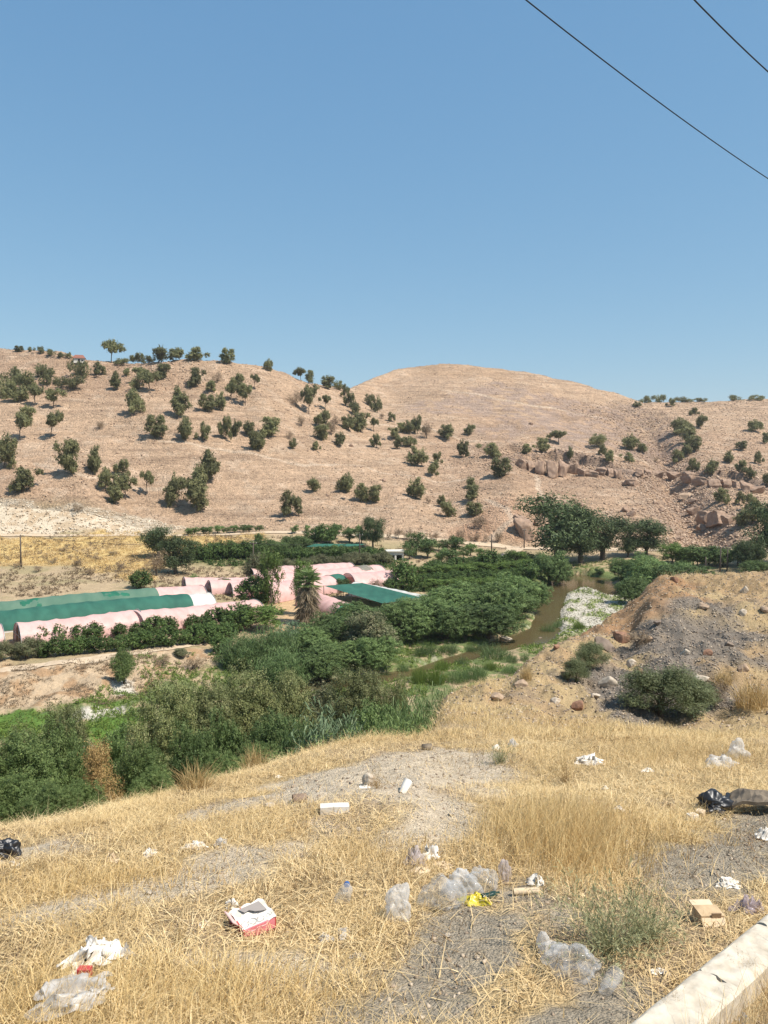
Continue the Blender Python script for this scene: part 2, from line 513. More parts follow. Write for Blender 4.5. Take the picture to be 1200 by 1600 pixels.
REDS = wp([(930, 985), (980, 935), (1050, 925), (1110, 935), (1060, 955), (1000, 985)], G2)
WHITECUT = wp([(-330, 790), (60, 788), (150, 800), (230, 810), (290, 822), (250, 834), (-330, 838)], ymin=120)
WHITECUT2 = wp([(160, 806), (235, 812), (300, 826), (240, 833), (165, 833)], ymin=120)
GOLD = wp([(-330, 838), (240, 838), (300, 838), (400, 832), (400, 850), (260, 868), (235, 905), (120, 880), (-330, 885)], ymin=100)
BAR = [on_plane(px, py, -20.0) for px, py in [(868, 930), (885, 918), (930, 917), (990, 938), (970, 970), (925, 990), (880, 992), (866, 965)]]
DIRTY = wp([(-330, 1050), (150, 1032), (320, 1008), (350, 1030), (300, 1060), (230, 1085), (120, 1105), (-330, 1115)], ymin=40)
LAWN = [wp([(118, 1126), (190, 1110), (250, 1118), (205, 1150), (170, 1165), (130, 1150)], ymin=35),
        wp([(110, 1105), (160, 1092), (215, 1095), (190, 1104), (130, 1112)], ymin=35),
        wp([(-60, 1110), (60, 1108), (90, 1130), (30, 1150), (-60, 1150)], ymin=35)]
SAND = [wp([(95, 1125), (140, 1108), (200, 1100), (195, 1112), (120, 1128)], ymin=35),
        wp([(120, 1150), (160, 1148), (150, 1175), (110, 1170)], ymin=35),
        wp([(175, 1065), (200, 1058), (222, 1078), (190, 1090), (165, 1082)], ymin=35)]
ORCH = wp([(640, 905), (700, 880), (780, 875), (830, 885), (840, 930), (800, 960), (700, 930), (640, 925)], ymin=80)
GREEN2 = wp([(430, 860), (560, 850), (640, 880), (600, 892), (430, 890), (290, 880), (290, 850)], ymin=100)
DUSKY = wp([(640, 628), (760, 610), (900, 622), (1000, 645), (1030, 690), (960, 712), (860, 700), (760, 668), (660, 650)], ymin=172)
SPUR = wp([(690, 822), (760, 790), (800, 775), (835, 800), (840, 850), (780, 852), (700, 838)], ymin=172)
GOAT = [wp(q, ymin=172) for q in ([(560, 655), (650, 668), (740, 690), (800, 692), (900, 700), (1000, 712), (1090, 720)], [(690, 612), (800, 628), (900, 646), (960, 656)],
                                  [(800, 700), (870, 700), (940, 705), (1040, 715)], [(770, 845), (800, 815), (790, 795), (760, 780)], [(835, 745), (850, 775), (870, 800)], [(480, 735), (560, 728), (640, 742), (720, 748)],
                                  [(250, 690), (330, 702), (420, 722), (480, 735)], [(60, 720), (140, 745), (220, 765), (300, 772)], [(1090, 700), (1150, 712), (1240, 722)])]
YARD = wp([(425, 935), (470, 935), (470, 985), (430, 990)], ymin=80)


def colours(x, y, z):
    t = x / np.maximum(y, 1.0)
    n1 = fbm(x * .9, y * .9, 4, 41); n2 = fbm(x * .18, y * .18, 4, 42); n3 = fbm(x * 4.3, y * 4.3, 3, 43)
    straw = C(.56, .40, .20); soil = C(.42, .305, .19); pale = C(.62, .51, .375); grav = C(.38, .315, .23)
    col = mixc(np.broadcast_to(straw, x.shape + (3,)).copy(), sstep(-.1, .5, n1), soil)
    for p in TRACKS: col = mixc(col, pmask(x, y, p, .16, .22, 2.0) * .9, pale)
    for p in GRAVEL: col = mixc(col, pmask(x, y, p, .1, .25, 3.0), grav)
    # slope and heap
    far = sstep(9.0, 11.5, y)
    tan = C(.44, .30, .165)
    bankc = mixc(np.broadcast_to(tan, x.shape + (3,)).copy(), sstep(-.2, .5, n1), C(.48, .35, .19))
    col = mixc(col, far, bankc)
    col = mixc(col, pmask(x, y, REDS, .5, 1.2, .8) * .7, C(.38, .21, .11))
    col = mixc(col, pmask(x, y, SHALE, .5, .9, .9), C(.235, .195, .155))
    # valley
    v = sstep(40, 52, y)
    dirt = mixc(np.broadcast_to(C(.42, .31, .19), x.shape + (3,)).copy(), sstep(-.3, .6, n2), C(.34, .27, .15))
    col = mixc(col, v, dirt)
    # damp green growth on the riverbed
    d = np.full(x.shape, 99.0)
    sel = (y > 40) & (y < 185)
    if sel.any(): d[sel] = seg_dist(x[sel], y[sel], RIVER)[0]
    g = (1 - sstep(7, 16, d)) * v * sstep(-.55, .1, n1 + .4 * n2)
    col = mixc(col, g * .85, C(.10, .15, .045))
    col = mixc(col, (1 - sstep(1.8, 3.2, d)) * v * sstep(.2, .7, n1) * .7, C(.40, .35, .26))
    col = mixc(col, pmask(x, y, BAR, .8, 1.0, .4), C(.52, .47, .38))
    col = mixc(col, pmask(x, y, BAR, .8, 1.0, .4) * sstep(-.15, .25, fbm(x * .55, y * .3, 4, 47)), C(.22, .25, .075))
    col = mixc(col, pmask(x, y, DIRTY, .7, 1.5, .3), mixc(np.broadcast_to(C(.46, .34, .22), x.shape + (3,)).copy(), sstep(0, .6, n1), C(.36, .23, .13)))
    for p in LAWN: col = mixc(col, pmask(x, y, p, .4, .8, .6), C(.10, .17, .035))
    for p in SAND: col = mixc(col, pmask(x, y, p, .3, .8, .6), C(.50, .45, .37))
    col = mixc(col, pmask(x, y, ORCH, 2, 3, .2), C(.15, .15, .06))
    col = mixc(col, pmask(x, y, GREEN2, 2, 3, .2) * .8, C(.17, .16, .07))
    col = mixc(col, pmask(x, y, YARD, .8, 1, .3), C(.50, .34, .19))
    col = mixc(col, pmask(x, y, GOLD, 2, 4, .12), mixc(np.broadcast_to(C(.56, .40, .17), x.shape + (3,)).copy(), sstep(-.1, .6, n2), C(.47, .33, .16)))
    # far slope
    h = sstep(166, 180, y)
    nb = fbm(x * .022, y * .022, 4, 51); ns = fbm(x * .3, y * .3, 4, 52); ln = fbm(x * .05, z * .9, 4, 53)
    hc = mixc(np.broadcast_to(C(.515, .35, .228), x.shape + (3,)).copy(), sstep(-.3, .5, nb), C(.475, .315, .205))
    hc = mixc(hc, sstep(.1, .7, ns) * .5, C(.60, .445, .315))
    hc = mixc(hc, sstep(.25, .7, ln) * .45, C(.31, .205, .135))
    hc = mixc(hc, sstep(25, 45, z) * sstep(-.3, .4, nb) * sstep(300, 380, y) * .5, C(.50, .33, .20))
    hc = mixc(hc, pmask(x, y, DUSKY, 6, 14, .05, 81) * sstep(-.5, .3, ns) * .75, C(.385, .275, .215))
    hc = mixc(hc, pmask(x, y, SPUR, 2, 4, .15, 82) * .8, mixc(np.broadcast_to(C(.50, .315, .20), x.shape + (3,)).copy(), sstep(0, .5, fbm(x * .9, z * .15, 3, 83)), C(.40, .235, .145)))
    selg = y > 172
    if selg.any():
        gm = np.zeros(selg.sum())
        for q in GOAT: gm = np.maximum(gm, 1 - sstep(.35, 1.1, seg_dist(x[selg] + .8 * fbm(x[selg] * .1, y[selg] * .1, 2, 85), y[selg] + 1.2 * fbm(x[selg] * .06, y[selg] * .06, 2, 84), q)[0]))
        g2 = np.zeros(x.shape); g2[selg] = gm
        hc = mixc(hc, g2 * .7, C(.64, .49, .355))
    sel = (y > 165) & (t > .05)
    rk = np.zeros(x.shape)
    if sel.any():
        for L in (LEDGE, LEDGE2):
            dd, par, side = seg_dist(x[sel], y[sel], L)
            rk[sel] = np.maximum(rk[sel], (1 - sstep(1.5, 7, dd)) * sstep(-.4, .2, ns[sel]))
        dd, par, side = seg_dist(x[sel], y[sel], GULLY)
        rk[sel] = np.maximum(rk[sel], (1 - sstep(5, 16, dd)) * sstep(-.4, .4, ns[sel]) * .9)
    hc = mixc(hc, rk * .8, C(.32, .225, .17))
    col = mixc(col, h, hc)
    wn = fbm(x * .5, z * 1.1, 4, 55)
    wc = mixc(np.broadcast_to(C(.60, .50, .375), x.shape + (3,)).copy(), sstep(0, .6, wn), C(.48, .36, .24))
    col = mixc(col, np.maximum(pmask(x, y, WHITECUT, .8, 2.5, .15) * .9, pmask(x, y, WHITECUT2, .5, 1.5, .2) * .8), wc)
    return col


M_VERGE = ground_mat('verge_soil', (9, 45, 160), (.22, .3, .28), .9, .03, 38)
M_VALLEY = ground_mat('valley_soil', (.7, 4, 18), (.15, .22, .2), .8, .15, 2.2)
M_HILL = ground_mat('hill_soil', (.15, .8, 3.5), (.12, .24, .42), 1.0, .7, .9, (.10, .06, 1.5))


def sheet(name, j0, j1, mat):
    n = len(gt)
    V = np.stack([GX[j0:j1 + 1], GYY[j0:j1 + 1], GZ[j0:j1 + 1]], -1).reshape(-1, 3)
    r = j1 - j0
    a = (np.arange(r)[:, None] * n + np.arange(n - 1)[None, :]).ravel()
    F = np.stack([a, a + 1, a + n + 1, a + n], 1)
    c = np.concatenate([colours(GX[k:min(k + 80, j1 + 1)], GYY[k:min(k + 80, j1 + 1)], GZ[k:min(k + 80, j1 + 1)]).reshape(-1, 3) for k in range(j0, j1 + 1, 80)])
    return link(name, mk_mesh(name, V, F, True, col=c), mat, kind='structure')


jA = int(np.searchsorted(gy, 26)); jB = int(np.searchsorted(gy, 172))
sheet('verge', 0, jA, M_VERGE)
sheet('valley_floor', jA, jB, M_VALLEY)
sheet('hillside', jB, len(gy) - 1, M_HILL)

# asphalt road behind the photographer
m_asph = plain('asphalt', (.055, .053, .05), (.04, .04, .04), .9, 60, .3)
MB().add([(-80, -3, -.02), (-80, -14, -.02), (80, -14, -.02), (80, -3, -.02)], [(0, 1, 2, 3)]).build('road', m_asph, kind='structure')

# ------------------------------------------------------------------ river, tracks
m, N, L = nt_new('river_water')
out = N.new('ShaderNodeOutputMaterial'); b = N.new('ShaderNodeBsdfPrincipled')
b.inputs['Base Color'].default_value = (.10, .075, .035, 1); b.inputs['Roughness'].default_value = .12
b.inputs['IOR'].default_value = 1.33
tc = N.new('ShaderNodeTexCoord'); no = N.new('ShaderNodeTexNoise'); no.inputs['Scale'].default_value = 1.6; no.inputs['Detail'].default_value = 4
L.new(tc.outputs['Object'], no.inputs['Vector'])
bp = N.new('ShaderNodeBump'); bp.inputs['Strength'].default_value = .12; bp.inputs['Distance'].default_value = .1
L.new(no.outputs['Fac'], bp.inputs['Height']); L.new(bp.outputs['Normal'], b.inputs['Normal']); L.new(b.outputs[0], out.inputs[0])


def ribbon(pts, widths, n=6, zoff=.06, flat=None, sub=8):
    """a strip laid on the ground along a polyline"""
    P = np.array([p[:2] for p in pts], float); k = np.arange(len(P))
    s = np.linspace(0, len(P) - 1, (len(P) - 1) * sub + 1)
    X = pchip(k, P[:, 0], s); Y = pchip(k, P[:, 1], s); W = np.interp(s, k, widths)
    dx = np.gradient(X); dy = np.gradient(Y); l = np.hypot(dx, dy); nx, ny = -dy / l, dx / l
    q = np.linspace(-1, 1, n + 1)
    VX = X[:, None] + nx[:, None] * q * W[:, None]; VY = Y[:, None] + ny[:, None] * q * W[:, None]
    VZ = np.full(VX.shape, flat) if flat is not None else H(VX, VY) + zoff
    V = np.stack([VX, VY, VZ], -1).reshape(-1, 3)
    a = (np.arange(len(s) - 1)[:, None] * (n + 1) + np.arange(n)[None, :]).ravel()
    return V, np.stack([a, a + n + 1, a + n + 2, a + 1], 1)


wx = np.linspace(-60, 95, 40); wy = np.linspace(44, 182, 40)
V = np.stack([*np.meshgrid(wx, wy), np.full((40, 40), WATER_Z)], -1).reshape(-1, 3)
q = (np.arange(39)[:, None] * 40 + np.arange(39)[None, :]).ravel()
link('river', mk_mesh('river', V, np.stack([q, q + 1, q + 41, q + 40], 1)), m, kind='structure')

m_track = plain('pale_track', (.56, .44, .31), (.47, .35, .23), .95, 1.5, .2)
rp = [B(px, py, 120) for px, py in [(1290, 865), (1200, 862), (1100, 861), (1000, 860), (930, 859), (860, 858), (810, 857), (760, 852), (690, 845), (600, 838), (500, 834), (430, 832), (340, 836), (250, 837), (150, 837), (40, 837), (-80, 837), (-330, 838)]]
V, F = ribbon(rp, [1.5] * 6 + [1.3] * 6 + [.8] * 6, 6, .12, sub=24)
link('dirt_road', mk_mesh('dirt_road', V, F), m_track, kind='structure')
sp_ = [B(px, py, 100) for px, py in [(806, 857), (800, 864), (790, 873), (783, 882), (778, 890)]]
V, F = ribbon(sp_, [1.9, 1.6, 1.6, 1.8, 1.8], 6, .15, sub=16)
link('farm_track', mk_mesh('farm_track', V, F), m_track, kind='structure')
fp_ = [B(px, py, 60) for px, py in [(-330, 1080), (-60, 1048), (40, 1043), (120, 1033), (200, 1022), (270, 1012), (325, 1003)]]
V, F = ribbon(fp_, [1.0, 1.0, 1.0, .95, .9, .85, .6], 6, .06, sub=24)
link('field_path', mk_mesh('field_path', V, F), m_track, kind='structure')

# ------------------------------------------------------------------ plants
def unit(a):
    return a / (np.linalg.norm(a, axis=-1, keepdims=True) + 1e-9)


def leaves(rg, cen, dirs, per, length, width, spray, jit, ljit=.35, droop=0.0, facing=.75):
    """leaf quads along sprays: cen/dirs (n,3) cluster centres and directions"""
    n = len(cen)
    c = np.repeat(cen, per, 0); d = np.repeat(dirs, per, 0)
    rn = np.repeat(rg.random(n) * .55, per) + rg.random(n * per) * .45
    s = rg.random(n * per)
    p = c + d * (s[:, None] - .3) * spray + rg.normal(0, 1, (n * per, 3)) * spray * .28
    ax = unit(d + rg.normal(0, 1, d.shape) * jit + np.array([0, 0, -droop]))
    ax = unit(ax - d * ((ax * d).sum(1, keepdims=True) * facing))         # leaves mostly turn their faces outwards
    nr = unit(np.cross(d * facing * 1.5 + rg.normal(0, 1, ax.shape) * .6, ax))
    l = length * (1 + ljit * rg.normal(0, 1, len(p)))[:, None] * .5
    w = width * (1 + .25 * rg.normal(0, 1, len(p)))[:, None] * .5
    V = np.stack([p - ax * l, p + nr * w, p + ax * l, p - nr * w], 1).reshape(-1, 3)
    F = np.arange(len(V)).reshape(-1, 4)
    return V, F, np.repeat(np.clip(rn, 0, 1), 4)


def blob_clusters(rg, blobs, n, inner=.45, up=.35, flat=.0):
    B_ = np.array(blobs, float)
    w = (B_[:, 3] * B_[:, 4] + B_[:, 4] * B_[:, 5]) ** 1.0; w /= w.sum()
    k = rg.choice(len(B_), n, p=w)
    d = unit(rg.normal(0, 1, (n, 3)))
    r = inner + (1 - inner) * rg.random(n) ** .6
    bump = 1 + .22 * np.sin(d[:, 0] * 7 + k * 2.1) * np.sin(d[:, 1] * 6 + k) + .12 * np.sin(d[:, 2] * 9 + k * .7)
    p = B_[k, :3] + d * B_[k, 3:6] * (r * bump)[:, None]
    return p, unit(d + np.array([0, 0, up]))


LEAFM = {
    'pine': leaf_mat('pine_needles', (.13, .135, .062), (.24, .238, .105), (.37, .35, .175), .38, .28),
    'dry': leaf_mat('dry_twigs', (0.160, 0.110, 0.075), (0.250, 0.180, 0.110), (0.330, 0.250, 0.150), .1, .2),
    'tamarisk': leaf_mat('tamarisk_sprays', (.085, .105, .038), (.185, .200, .075), (.35, .335, .16), .15, .3),
    'willow': leaf_mat('willow_leaves', (.070, .112, .036), (.148, .212, .068), (.285, .36, .14), .25, .34),
    'citrus': leaf_mat('citrus_leaves', (.050, .085, .022), (.095, .150, .040), (.19, .25, .075), .25, .22),
    'lime': leaf_mat('lime_green_leaves', (0.072, 0.116, 0.026), (0.145, 0.217, 0.051), (0.275, 0.319, 0.102), .3, .2),
    'reed': leaf_mat('reed_leaves', (0.068, 0.115, 0.041), (0.135, 0.203, 0.068), (0.270, 0.324, 0.149), .3, .2),
    'bluereed': leaf_mat('cane_leaves', (0.081, 0.127, 0.063), (0.161, 0.218, 0.115), (0.310, 0.368, 0.218), .3, .15),
    'euca': leaf_mat('eucalyptus_leaves', (0.038, 0.057, 0.024), (0.084, 0.115, 0.043), (0.176, 0.209, 0.088), .2, .25),
    'flower': leaf_mat('seeding_shrub_leaves', (0.086, 0.103, 0.046), (0.161, 0.167, 0.081), (0.333, 0.276, 0.172), .2, .15),
    'straw': leaf_mat('straw_stems', (0.360, 0.240, 0.100), (0.520, 0.370, 0.165), (0.660, 0.500, 0.250), .15, .15),
    'rust': leaf_mat('dry_brown_plant', (0.200, 0.120, 0.045), (0.340, 0.220, 0.085), (0.460, 0.320, 0.140), .15, .15),
    'nearleaf': leaf_mat('bush_leaves', (.075, .118, .034), (.150, .205, .064), (.29, .345, .125), .25, .15),
    'heapleaf': leaf_mat('dull_bush_leaves', (.085, .105, .045), (.15, .17, .075), (.25, .26, .13), .2, .1),
    'palmskirt': leaf_mat('dead_palm_fronds', (0.140, 0.100, 0.060), (0.260, 0.200, 0.125), (0.360, 0.290, 0.190), .1, .1),
    'weed': leaf_mat('grey_green_weed', (0.200, 0.206, 0.094), (0.325, 0.325, 0.163), (0.475, 0.450, 0.250), .2, .1),
    'moss': leaf_mat('riverside_greens', (.085, .13, .025), (.165, .23, .045), (.27, .32, .09), .25, .1),
}
M_BARK = plain('bark', (.16, .12, .09), (.09, .07, .05), .9, 14, .4)
M_PALEBARK = plain('pale_bark', (.36, .31, .25), (.22, .18, .14), .9, 9, .3)


def branch_mesh(name, rg, h, r, targets, bend=.12, stems=1):
    mb = MB()
    for s_ in range(stems):
        off = Vector((rg.normal(0, .05) * (stems > 1) * h, rg.normal(0, .05) * (stems > 1) * h, 0))
        lean = Vector((rg.normal(0, bend), rg.normal(0, bend), 0)) * h
        path = [off * .3 + Vector((0, 0, -.06 * h))] + [off + lean * (k / 4) ** 1.5 + Vector((0, 0, h * k / 4)) for k in range(5)]
        mb.tube(path, [r * 1.3, r * 1.1, r * .92, r * .8, r * .68, r * .5], 7)
        for tg in targets[s_::stems]:
            a = path[3 + int(rg.integers(0, 3))]
            e = Vector(tg)
            mid = a.lerp(e, .5) + Vector((rg.normal(0, .06), rg.normal(0, .06), .05)) * h
            mb.tube([a, mid, e], [r * .5, r * .33, r * .12], 5)
    return mb.mesh(name, True)


VAR = {}


def variant(kind, meshes):
    """keep a stem + crown pair, brought to height 1 and width 1"""
    tr, cr = meshes
    n = len(cr.vertices); co_ = np.zeros(n * 3, np.float32); cr.vertices.foreach_get('co', co_); co_ = co_.reshape(-1, 3)
    zs = 1 / np.percentile(co_[:, 2], 99.3); ws = .5 / np.percentile(np.hypot(co_[:, 0], co_[:, 1]), 93)
    for me in (tr, cr):
        if me is None: continue
        n = len(me.vertices); v = np.zeros(n * 3, np.float32); me.vertices.foreach_get('co', v); v = v.reshape(-1, 3)
        v *= np.array([ws, ws, zs], np.float32); me.vertices.foreach_set('co', v.ravel()); me.update()
    VAR.setdefault(kind, []).append(meshes)


def crown(name, blobs, ncl, per, length, width, spray, jit, mat, seed, inner=.45, up=.35, droop=0, flat=0, ljit=.35):
    rg = np.random.default_rng(seed)
    p, d = blob_clusters(rg, blobs, ncl, inner, up)
    p[:, 2] = np.maximum(p[:, 2], .02)
    V, F, r = leaves(rg, p, d, per, length, width, spray, jit, ljit, droop)
    me = mk_mesh(name, V, F, rnd=r); me.materials.append(LEAFM[mat])
    return me


# all plants are modelled about 1 unit tall and scaled to their size
def pine_variant(seed, form):
    rg = np.random.default_rng(seed)
    if form == 'round':      # broad crown low to the ground
        ox, oy = rg.normal(0, .09, 2)
        bl = [(ox, oy, .5, .27, .27, .36), (-ox * 2, -oy * 2, .36, .22, .22, .22)] + [(rg.normal(0, .2), rg.normal(0, .2), rg.uniform(.18, .82), *(rg.uniform(.10, .22, 2)), rg.uniform(.09, .18)) for _ in range(9)]
        hh = .35
    elif form == 'tall':     # stacked, uneven crown with a bare lower stem
        bl = [(rg.normal(0, .07), rg.normal(0, .07), z, r, r, .15) for z, r in ((.28, .2), (.42, .25), (.55, .25), (.68, .2), (.8, .17), (.91, .1))]
        bl += [(rg.normal(0, .17), rg.normal(0, .17), rg.uniform(.3, .8), .12, .12, .09) for _ in range(7)]
        hh = .7
    elif form == 'flat':     # spreading bush
        bl = [(rg.normal(0, .36), rg.normal(0, .3), rg.uniform(.14, .7), rg.uniform(.2, .34), rg.uniform(.2, .3), rg.uniform(.18, .3)) for _ in range(10)]
        hh = .3
    elif form == 'open':     # trunk in view, crown in separate clumps
        bl = [(rg.normal(0, .24), rg.normal(0, .24), rg.uniform(.48, .9), rg.uniform(.13, .2), rg.uniform(.13, .2), rg.uniform(.09, .14)) for _ in range(9)]
        hh = .5
    n = {'round': 420, 'tall': 440, 'flat': 460, 'open': 340}[form]
    cr = crown('crown', bl, n, 18, .062, .028, .085, .8, 'pine', seed + 1, .35, .5)
    tr = branch_mesh('trunk', rg, hh, .026, [b[:3] for b in bl[:7]], .08)
    tr.materials.append(M_BARK)
    variant('pine_' + form, (tr, cr))


for i in range(7): pine_variant(100 + i, 'round')
for i in range(4): pine_variant(120 + i, 'tall')
for i in range(4): pine_variant(140 + i, 'flat')
for i in range(4): pine_variant(160 + i, 'open')


def dry_variant(seed):
    rg = np.random.default_rng(seed)
    bl = [(rg.normal(0, .2), rg.normal(0, .2), rg.uniform(.3, .75), .22, .22, .24) for _ in range(6)]
    cr = crown('twigs', bl, 150, 8, .14, .012, .16, .7, 'dry', seed + 1, .2, .6)
    tr = branch_mesh('stem', rg, .3, .02, [b[:3] for b in bl], .1, 2); tr.materials.append(M_BARK)
    variant('dry', (tr, cr))


dry_variant(181); dry_variant(182)


def shrub_variant(kind, seed, mat, ncl, per, length, width, spray, jit, shape='dome', inner=.5, up=.5, droop=0, stems=3, nb=14):
    rg = np.random.default_rng(seed)
    bl = []
    if shape == 'dome':
        bl.append((0, 0, .42, .27, .27, .34))
        for k in range(nb * 2):
            d = unit(rg.normal(0, 1, 3)); d[2] = abs(d[2]) * 1.1 - .12
            s_ = rg.uniform(.08, .17); q = rg.uniform(.70, 1.18)
            bl.append((d[0] * .34 * q, d[1] * .34 * q, max(.1, .36 + d[2] * .46 * q), s_, s_, s_ * 1.05))
    elif shape == 'tall':
        for k in range(nb):
            z = rg.uniform(.22, .9); rr = .2 * (1.1 - abs(z - .5))
            a = rg.uniform(0, 6.28)
            bl.append((rr * math.cos(a), rr * math.sin(a), z, rg.uniform(.1, .17), rg.uniform(.1, .17), rg.uniform(.1, .16)))
    elif shape == 'ball':
        bl.append((0, 0, .5, .42, .42, .44))
        for k in range(nb):
            d = unit(rg.normal(0, 1, 3))
            bl.append((d[0] * .33, d[1] * .33, .52 + d[2] * .33, .16, .16, .15))
    elif shape == 'tree':
        for k in range(nb):
            a = rg.uniform(0, 6.28); rr = rg.uniform(.0, .3)
            z = rg.uniform(.3, .86)
            rr *= 1.15 - abs(z - .55)
            bl.append((rr * math.cos(a), rr * math.sin(a), z, rg.uniform(.12, .19), rg.uniform(.12, .19), rg.uniform(.1, .16)))
    cr = crown('crown', bl, ncl, per, length, width, spray, jit, mat, seed + 1, inner, up, droop)
    tr = branch_mesh('trunk' if shape in ('tree', 'tall') else 'stem', rg, .4 if shape != 'tree' else .45, .022 if shape != 'tree' else .03, [b[:3] for b in bl[:9]], .06, stems)
    tr.materials.append(M_BARK)
    variant(kind, (tr, cr))


for i in range(3): shrub_variant('tamarisk', 200 + i, 'tamarisk', 3000, 26, .017, .0062, .042, 1.0, 'dome', .7, .5)
for i in range(3): shrub_variant('willow', 220 + i, 'willow', 2200, 20, .026, .0095, .045, .9, 'dome', .68, .35)
for i in range(2): shrub_variant('citrus', 240 + i, 'citrus', 420, 12, .06, .034, .08, .9, 'ball', .6, .3, stems=1)
for i in range(2): shrub_variant('flower', 250 + i, 'flower', 1500, 16, .036, .012, .07, .7, 'dome', .6, .6)
for i in range(2): shrub_variant('lime', 260 + i, 'lime', 520, 14, .038, .016, .07, .8, 'tall', .35, .3, stems=1, nb=18)
for i in range(3): shrub_variant('euca', 270 + i, 'euca', 800, 14, .04, .013, .09, .8, 'tree', .35, .1, .5, stems=2, nb=22)
for i in range(2): shrub_variant('olive', 280 + i, 'willow', 260, 12, .07, .022, .10, .8, 'tree', .35, .2, 0, stems=1, nb=12)
for i in range(3): shrub_variant('near_green', 290 + i, 'nearleaf', 3000, 24, .019, .0075, .042, .9, 'dome', .66, .5, nb=18)
for i in range(2): shrub_variant('heap_bush', 300 + i, 'heapleaf', 1500, 14, .045, .007, .10, .45, 'dome', .4, 1.3)


def reed_variant(kind, seed, mat, ns, hspread, lw, lean, leafy=True):
    """upright stems with long arching leaves"""
    rg = np.random.default_rng(seed)
    Vs, Fs, R = [], [], []
    o = 0
    for k in range(ns):
        a = rg.uniform(0, 6.28); rr = hspread * math.sqrt(rg.random())
        bx, by = rr * math.cos(a), rr * math.sin(a)
        h = rg.uniform(.45, 1.0) * (1 - .45 * (rr / hspread) ** 2); lx, ly = rg.normal(0, lean, 2) + np.array([bx, by]) * .35
        hue = rg.random()
        pts = [np.array([bx + lx * t * t, by + ly * t * t, h * t]) for t in (0, .5, 1)]
        strips = [(pts, lw * .8)]
        if leafy:
            for q in range(9):
                t = rg.uniform(.25, 1.0); b0 = np.array([bx + lx * t * t, by + ly * t * t, h * t])
                az = rg.uniform(0, 6.28); ln = rg.uniform(.10, .19)
                dx, dy = math.cos(az), math.sin(az)
                strips.append(([b0, b0 + np.array([dx * ln * .5, dy * ln * .5, ln * .42]), b0 + np.array([dx * ln, dy * ln, ln * rg.uniform(-.1, .45)])], lw * 1.5))
        for P, w in strips:
            sd = rg.uniform(0, 6.28); sv = np.array([math.cos(sd), math.sin(sd), 0]) * w
            Vs += [P[0] - sv * .7, P[0] + sv * .7, P[1] - sv, P[1] + sv, P[2] - sv * .15, P[2] + sv * .15]
            Fs += [(o, o + 1, o + 3, o + 2), (o + 2, o + 3, o + 5, o + 4)]
            R += [np.clip(hue * .5 + rg.random() * .5, 0, 1)] * 6; o += 6
    me = mk_mesh('stalks', Vs, Fs, rnd=R); me.materials.append(LEAFM[mat])
    variant(kind, (None, me))


for i in range(3): reed_variant('reed', 320 + i, 'reed', 640, .5, .0045, .10)
reed_variant('cane', 330, 'bluereed', 190, .36, .0075, .08); reed_variant('cane', 331, 'bluereed', 190, .36, .0075, .08)
for i in range(2): reed_variant('rush', 340 + i, 'moss', 700, .55, .007, .16, False)
for i in range(2): reed_variant('sedge', 345 + i, 'reed', 520, .6, .006, .2, False)
for i in range(2): reed_variant('strawtuft', 350 + i, 'straw', 330, .34, .006, .22, False)
shrub_variant('rustplant', 360, 'rust', 700, 12, .032, .007, .09, .5, 'tall', .3, 1.0)

PARTN = {'pine_round': 'crown'}
USED = {}


def plant(name, kind, px, py, hpx, wf, label, cat, group=None, Y=None, v=None, ymin=0.0, sink=.03, rz=None, wpx=None):
    """a plant whose foot is seen at (px, py) - or stands at distance Y - and is hpx photo pixels tall"""
    p = G(px, py, ymin) if Y is None else GY(px, Y)
    if Y is not None:               # py is then the row of its top
        h = EYE + Y * ray(px, py)[1] - p.z
        h = max(h, .3)
        if wpx:
            h = max(h, .55 * wpx / FPX * Y); wf = wpx / FPX * Y / h
    else:
        h = hpx / FPX * p.y
    if Y is None and 172 > p.y > 118 and ymin in (80, 90, 100): h *= 1.22; wf *= .95
    n = USED.get(kind, 0); USED[kind] = n + 1
    tr, cr = VAR[kind][(n if v is None else v) % len(VAR[kind])]
    o = thing(name, p - Vector((0, 0, sink * h)), random.uniform(0, 6.28) if rz is None else rz, (h * wf, h * wf, h), label, cat, group)
    if 'pine' in kind or kind == 'dry': o.rotation_euler = (random.gauss(0, .1), random.gauss(0, .1), random.uniform(0, 6.28))
    if tr is not None: link(tr.name.split('.')[0], tr, parent=o)
    link(cr.name.split('.')[0], cr, parent=o)
    return o


# ---- pines and scrub on the far slope: (x, y of foot, height, width factor, form, label)
def r1(x, y): return x / 3, 500 + y / 3


HG = 'pines scattered over the far hillside'
T = []


def hill(ox, lst):
    for zx, zy, zh, zw, form, lab in lst:
        px, py = ox + zx / 3, 500 + zy / 3
        f = {'r': 'pine_round', 't': 'pine_tall', 'f': 'pine_flat', 'o': 'pine_open', 'd': 'dry'}[form]
        wf = zw / zh * 1.0
        nm = 'dry_shrub' if form == 'd' else ('scrub_bush' if form == 'f' else 'pine_tree')
        ct = 'shrub' if form in 'df' else 'tree'
        ym = 172 if form != 'x' else 0
        plant(nm, f, px, py, zh / 3 * .97, wf, lab, ct, None, ymin=ym)


